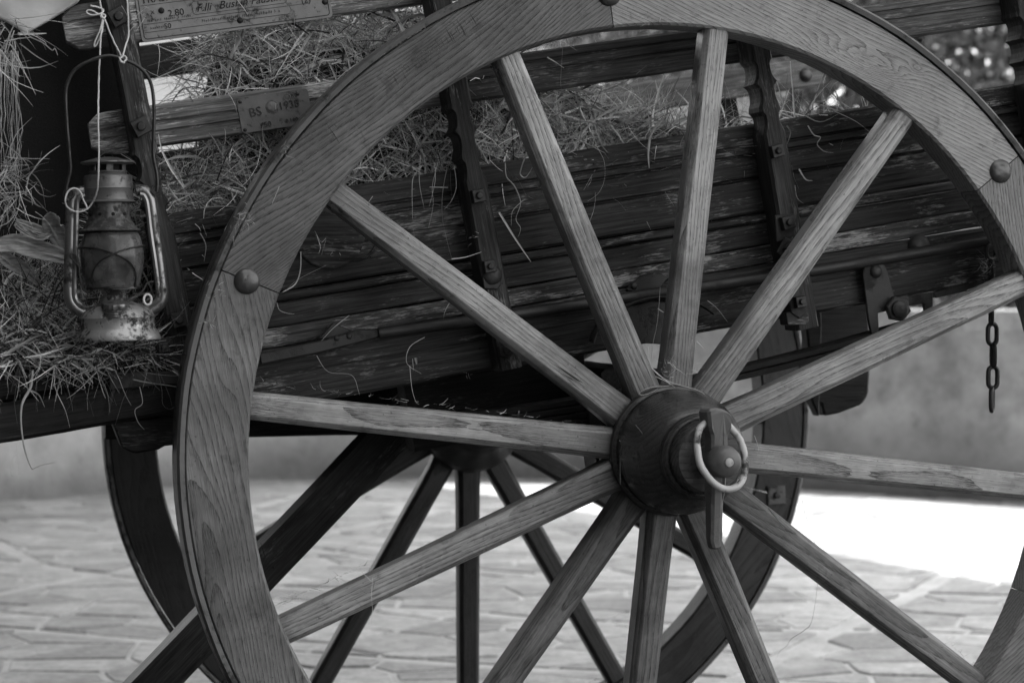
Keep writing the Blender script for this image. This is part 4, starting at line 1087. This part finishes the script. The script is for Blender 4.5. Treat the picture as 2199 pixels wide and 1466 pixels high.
ribbons(lines[:cut], 'hay_strands', M['hay'], hay2); ribbons(lines[cut:int(len(lines) * .5)], 'hay_strands', M['hay_mid'], hay2); ribbons(lines[int(len(lines) * .5):], 'hay_strands', M['hay_dark'], hay2)
# tufts hanging down at the far left
lines = []
for k in range(60):
    px, py = uni(-30, 45), uni(40, 140); lines.append((strand(at(px, py, uni(.0, .08)), Vector((uni(-.6, .9), uni(-.3, .3), uni(-1, .2))), uni(.03, .10), uni(.3, 1.5), 6, .4), uni(.0009, .0020)))
for k in range(22):
    px = uni(-10, 40); lines.append(([at(px + 4 * noise.noise(Vector((k, j, 0))) * j + uni(-1, 1) + j * uni(-.5, 2.2), 110 + j * 34, .03 + k * .001) for j in range(9)], uni(.0007, .0013)))
for k in range(120):
    px = random.gauss(22, 24); py = uni(335, 455) + max(0, px - 20) * .5
    lines.append((strand(at(px, py, uni(.0, .06)), Vector((uni(-1, 1), uni(-.4, .4), uni(-.9, .6))), uni(.02, .075), uni(.8, 2.8), 8, .6), uni(.0008, .0017)))
tag(ribbons(lines, 'dangling_hay', M['hay_mid']), 'tangle of dry hay dangling beside the blanket at the left edge', 'hay', kind='stuff')
# single straws
def line_px(P, y, w=.0016, k=5):
    pts_ = [at(a, b_, y) if len(q) == 2 else at(q[0], q[1], q[2]) for q in P for a, b_ in [q[:2]]]
    return (spline(pts_, k), w)
ST = [([(70, 795), (66, 830), (48, 865), (45, 905), (52, 960), (64, 998), (72, 1008)], .06, .0036), ([(66, 1008), (90, 998), (120, 992)], .06, .0022),
      ([(40, 950), (24, 1000), (26, 1022), (40, 1015), (38, 985), (36, 955)], .06, .0006), ([(66, 838), (84, 848), (96, 874)], .055, .0025),
      ([(118, 780), (118, 830), (140, 880), (150, 918)], .06, .0018), ([(130, 800), (120, 850), (115, 885)], .06, .0013), ([(200, 790), (222, 822), (232, 850), (236, 886)], .055, .0020),
      ([(300, 830), (306, 865), (290, 880), (296, 905), (310, 922)], .055, .0009), ([(340, 800), (348, 838), (350, 868), (366, 878), (382, 866)], .05, .0013),
      ([(308, 798), (340, 804), (396, 808)], .05, .0013), ([(325, 765), (340, 785), (350, 795)], .05, .0012),
      ([(395, 162), (426, 175), (455, 188), (520, 200)], .12, .0022), ([(394, 100), (410, 112), (436, 133)], .15, .0012), ([(610, 0), (630, 30), (634, 70), (650, 90)], .10, .0020),
      ([(390, 188), (386, 205), (388, 225)], .13, .0007), ([(413, 205), (399, 192), (394, 193), (398, 205)], .13, .0022), ([(420, 168), (428, 176), (425, 182)], .13, .001),
      ([(340, 95), (343, 115), (341, 140), (337, 165)], .11, .0016), ([(60, 64), (64, 78), (92, 92), (112, 108), (118, 104), (124, 119)], .05, .0020), ([(38, 73), (70, 73), (100, 72)], .05, .0034),
      ([(565, 330), (500, 360), (470, 395)], .13, .0014), ([(430, 447), (480, 443), (580, 448)], .12, .0020), ([(500, 320), (520, 345), (524, 360), (500, 385)], .13, .0016),
      ([(1395, 300), (1392, 330), (1394, 361)], .12, .0036), ([(1393, 300), (1405, 278), (1430, 250), (1450, 235)], .12, .0036), ([(1450, 262), (1462, 240), (1470, 228)], .12, .0034),
      ([(1398, 290), (1392, 240), (1400, 190)], .12, .0020), ([(1320, 240), (1345, 215), (1358, 200), (1348, 212), (1332, 230)], .13, .0020), ([(1352, 242), (1380, 230), (1412, 222)], .125, .0028),
      ([(1180, 225), (1230, 200), (1310, 182)], .125, .0025), ([(1205, 85), (1222, 98), (1240, 110)], .13, .0018), ([(1210, 82), (1206, 140), (1204, 180), (1208, 195)], .13, .0006),
      ([(1268, 265), (1280, 310), (1297, 345), (1298, 385), (1285, 415), (1262, 432)], .12, .0008), ([(1246, 262), (1248, 285), (1238, 318), (1218, 330)], .12, .0026), ([(1195, 285), (1216, 305), (1218, 322)], .12, .0022),
      ([(1072, 456), (1105, 510), (1140, 562)], .07, .0030), ([(1085, 350), (1088, 380), (1105, 400), (1118, 435), (1108, 470), (1118, 490), (1112, 510)], .115, .0019), ([(1118, 435), (1100, 455), (1098, 485)], .115, .0010),
      ([(1118, 434), (1128, 428)], .115, .0015), ([(1130, 330), (1120, 360), (1118, 375), (1130, 380), (1148, 352)], .12, .0022), ([(1085, 345), (1090, 365), (1112, 385), (1130, 420)], .12, .0010),
      ([(905, 358), (888, 380), (885, 410), (886, 470)], .115, .0014), ([(940, 350), (928, 400), (930, 440), (920, 490)], .11, .0018), ([(960, 360), (950, 420), (952, 480), (970, 556)], .11, .0013), ([(970, 556), (1000, 552), (1034, 541)], .085, .0014),
      ([(975, 355), (980, 400), (970, 430), (954, 450)], .11, .0018), ([(1052, 345), (1070, 362), (1080, 368)], .11, .0026), ([(700, 570), (640, 600), (612, 626)], .08, .0006),
      ([(646, 540), (645, 580), (634, 610), (607, 627)], -.005, .0028), ([(676, 496), (690, 520), (700, 512), (690, 548)], -.002, .0007), ([(680, 505), (688, 530), (684, 545)], -.002, .0006),
      ([(595, 650), (600, 665), (615, 672), (632, 674)], -.004, .0012), ([(600, 400), (592, 420), (584, 438)], -.004, .0012), ([(536, 1), (545, 2)], .1, .001),
      ([(430, 500), (442, 525), (440, 550), (438, 562)], .12, .0014), ([(750, 677), (715, 705), (690, 732)], .10, .0013), ([(970, 642), (955, 670), (953, 690)], .11, .0012),
      ([(680, 763), (705, 798), (755, 805), (770, 840), (772, 848)], .10, .0010), ([(912, 724), (880, 745), (874, 780), (905, 802)], .07, .0011), ([(880, 785), (884, 830), (892, 860), (900, 868)], .06, .0012),
      ([(1418, 615), (1412, 690), (1400, 750), (1396, 800)], -.02, .0018), ([(1413, 662), (1426, 671)], -.02, .0018), ([(1392, 745), (1400, 790), (1440, 820), (1500, 838), (1530, 862), (1536, 880)], -.05, .0011), ([(1400, 790), (1420, 808), (1450, 832)], -.04, .0012),
      ([(1408, 808), (1440, 826), (1395, 832), (1374, 842), (1378, 848), (1400, 842), (1418, 828), (1422, 812)], -.05, .0010), ([(1496, 732), (1512, 748)], -.01, .0018), ([(1519, 645), (1540, 662), (1563, 692)], .08, .0009),
      ([(1365, 912), (1378, 928), (1382, 938), (1388, 922), (1400, 908)], -.083, .0007), ([(1382, 925), (1380, 950), (1388, 962), (1384, 975)], -.083, .0006), ([(1330, 945), (1337, 955), (1332, 980), (1332, 1040)], -.03, .0020),
      ([(1715, 240), (1760, 262), (1800, 245)], .13, .0016), ([(1790, 238), (1840, 262), (1876, 292)], .12, .0022), ([(1768, 240), (1785, 190), (1800, 175), (1812, 170)], .13, .0016), ([(1768, 205), (1775, 225), (1785, 238)], .13, .0013), ([(1844, 190), (1850, 210), (1853, 228)], .13, .0014),
      ([(1660, 205), (1674, 197), (1665, 206), (1700, 218), (1720, 238)], .13, .0012), ([(1690, 270), (1698, 285), (1690, 310)], .10, .0026), ([(1735, 270), (1748, 290), (1762, 295), (1755, 310), (1770, 325), (1790, 328)], .10, .0018), ([(1700, 355), (1705, 380), (1715, 405)], .10, .0013), ([(1716, 363), (1730, 385), (1745, 388)], .10, .0024), ([(1707, 398), (1712, 425), (1727, 438)], .1, .0008),
      ([(1722, 1072), (1728, 1100), (1745, 1145), (1756, 1200), (1756, 1250), (1744, 1330), (1728, 1352), (1700, 1370), (1690, 1385), (1674, 1398), (1668, 1412)], .02, .0012), ([(1650, 1092), (1665, 1110), (1685, 1135)], .0, .0022), ([(1684, 1135), (1720, 1140), (1738, 1140)], .01, .0006),
      ([(1620, 935), (1627, 955), (1629, 968)], .0, .0016), ([(800, 1240), (798, 1280), (800, 1310), (797, 1340)], -.003, .0012), ([(775, 1225), (790, 1240), (800, 1250)], -.003, .0014), ([(805, 1245), (802, 1262)], -.003, .004),
      ([(893, 768), (895, 782)], .08, .005), ([(886, 770), (888, 795)], .08, .0012)]
for k in range(4):
    px = 900 + k * 31 + uni(-8, 8); ST.append(([(px, 340 + uni(-10, 10)), (px + uni(-10, 10), 390), (px + uni(-14, 14), 400 + uni(20, 70))], .125, uni(.0007, .0014)))
lines = [line_px(P, y, w) for P, y, w in ST]
for px, py, y, n_, s_ in ((524, 470, -.012, 40, .02), (505, 490, -.012, 26, .014), (535, 455, -.012, 16, .014), (610, 325, -.010, 16, .014), (462, 625, -.012, 22, .012), (448, 700, -.012, 14, .012), (1440, 795, -.01, 46, .018), (1500, 800, -.01, 14, .012), (300, 30, .07, 24, .03), (1395, 55, -.01, 20, .016), (1015, 500, .08, 14, .014), (2125, 575, .08, 60, .022), (1005, 800, .1, 10, .01)):
    for k in range(int(n_ * .6)):
        lines.append((strand(at(px + random.gauss(0, 11), py + random.gauss(0, 11), y + uni(-.004, .004)), Vector((uni(-1, 1), uni(-.3, .3), uni(-1, 1))), uni(.3, 1) * s_, uni(.5, 2), 4), uni(.0003, .0007)))
for k in range(190):   # chaff caught along the tops of the spokes and rim
    e = random.choice((0, 0, 1, 1, 1, 2, 3))
    if e == 0: t = rnd() ** 1.3; px, py = 560 + 700 * t, 823 + 88 * t
    elif e == 1: t = rnd() ** 1.6; px, py = 604 + 210 * t, 1296 - 96 * t
    elif e == 2: t = rnd() ** 2; px, py = 2112 - 80 * t, 1440 - 62 * t
    else: t = rnd(); px, py = 1330 + uni(-12, 20), 900 + 80 * t
    lines.append((strand(at(px, py + uni(-4, 1), uni(.008, .04)), Vector((uni(-1, 1), uni(-.4, .4), uni(-.12, .15))), uni(.004, .018), uni(.3, 2.4), 5), uni(.0003, .0009)))
tag(ribbons(lines, 'loose_straw', M['straw']), 'scattered single straws and chaff caught on wheel, boards and nuts', 'straw', kind='stuff')

# ---- dry maize husks
def husk(P, y, w, label, seed):
    c = spline([at(a, b_, y + d) for a, b_, d in P], 6); n = len(c); V, F = [], []; m = 9
    for i, p in enumerate(c):
        t = (c[min(i + 1, n - 1)] - c[max(i - 1, 0)]).normalized(); side = t.cross(Vector((0, -1, .25))).normalized(); nn = side.cross(t)
        u = i / (n - 1); ww = w * (sin(pi * min(1, .12 + u * .86)) ** .6)
        for k in range(m):
            s = k / (m - 1) * 2 - 1
            V.append(tuple(p + side * (s * ww) + nn * (ww * .45 * s * s + .0009 * (k % 2) + .003 * noise.noise(Vector((u * 6 + seed, s * 2, 0))))))
    for i in range(n - 1):
        for k in range(m - 1): a = i * m + k; F.append((a, a + 1, a + m + 1, a + m))
    o = mesh_obj('maize_husk', (V, F), M['husk'], None, None, True); tag(o, label, 'husk', 'dry maize husks behind the lantern')
    md = o.modifiers.new('thickness', 'SOLIDIFY'); md.thickness = .0006
b = NB('dry maize husk'); v = b.coords(); n1 = b.noise(b.vm('MULTIPLY', v, (1., 1., 6.)), 60, 4, .6)
b.l(b.grey(b.maprange(n1.outputs['Fac'], .3, .7, .24, .62)), b.b.inputs['Base Color']); b.b.inputs['Roughness'].default_value = .55; b.bump(n1.outputs['Fac'], .6, .001); M['husk'] = b.m
husk([(-10, 530, 0), (30, 524, 0), (70, 535, 0), (120, 548, .01), (185, 568, .03)], .12, .0135, 'broad pale maize husk lying nearly level, biggest of the husks', 1)
husk([(32, 478, 0), (60, 490, 0), (95, 502, .01), (140, 512, .02)], .13, .0085, 'narrow dark maize husk at the top left of the husks', 2)
husk([(120, 460, -.01), (112, 480, 0), (122, 505, .01), (140, 540, .02)], .12, .0135, 'short upright maize husk with a pale tip beside the lantern', 3)
husk([(0, 545, 0), (20, 562, 0), (50, 580, .01), (85, 612, .02)], .14, .010, 'dull maize husk slanting down into the hay below the pale one', 4)
husk([(35, 484, -.02), (55, 498, -.02), (85, 512, -.01), (112, 500, .0)], .12, .005, 'thin curled bright maize husk strip under the dark husk', 5)
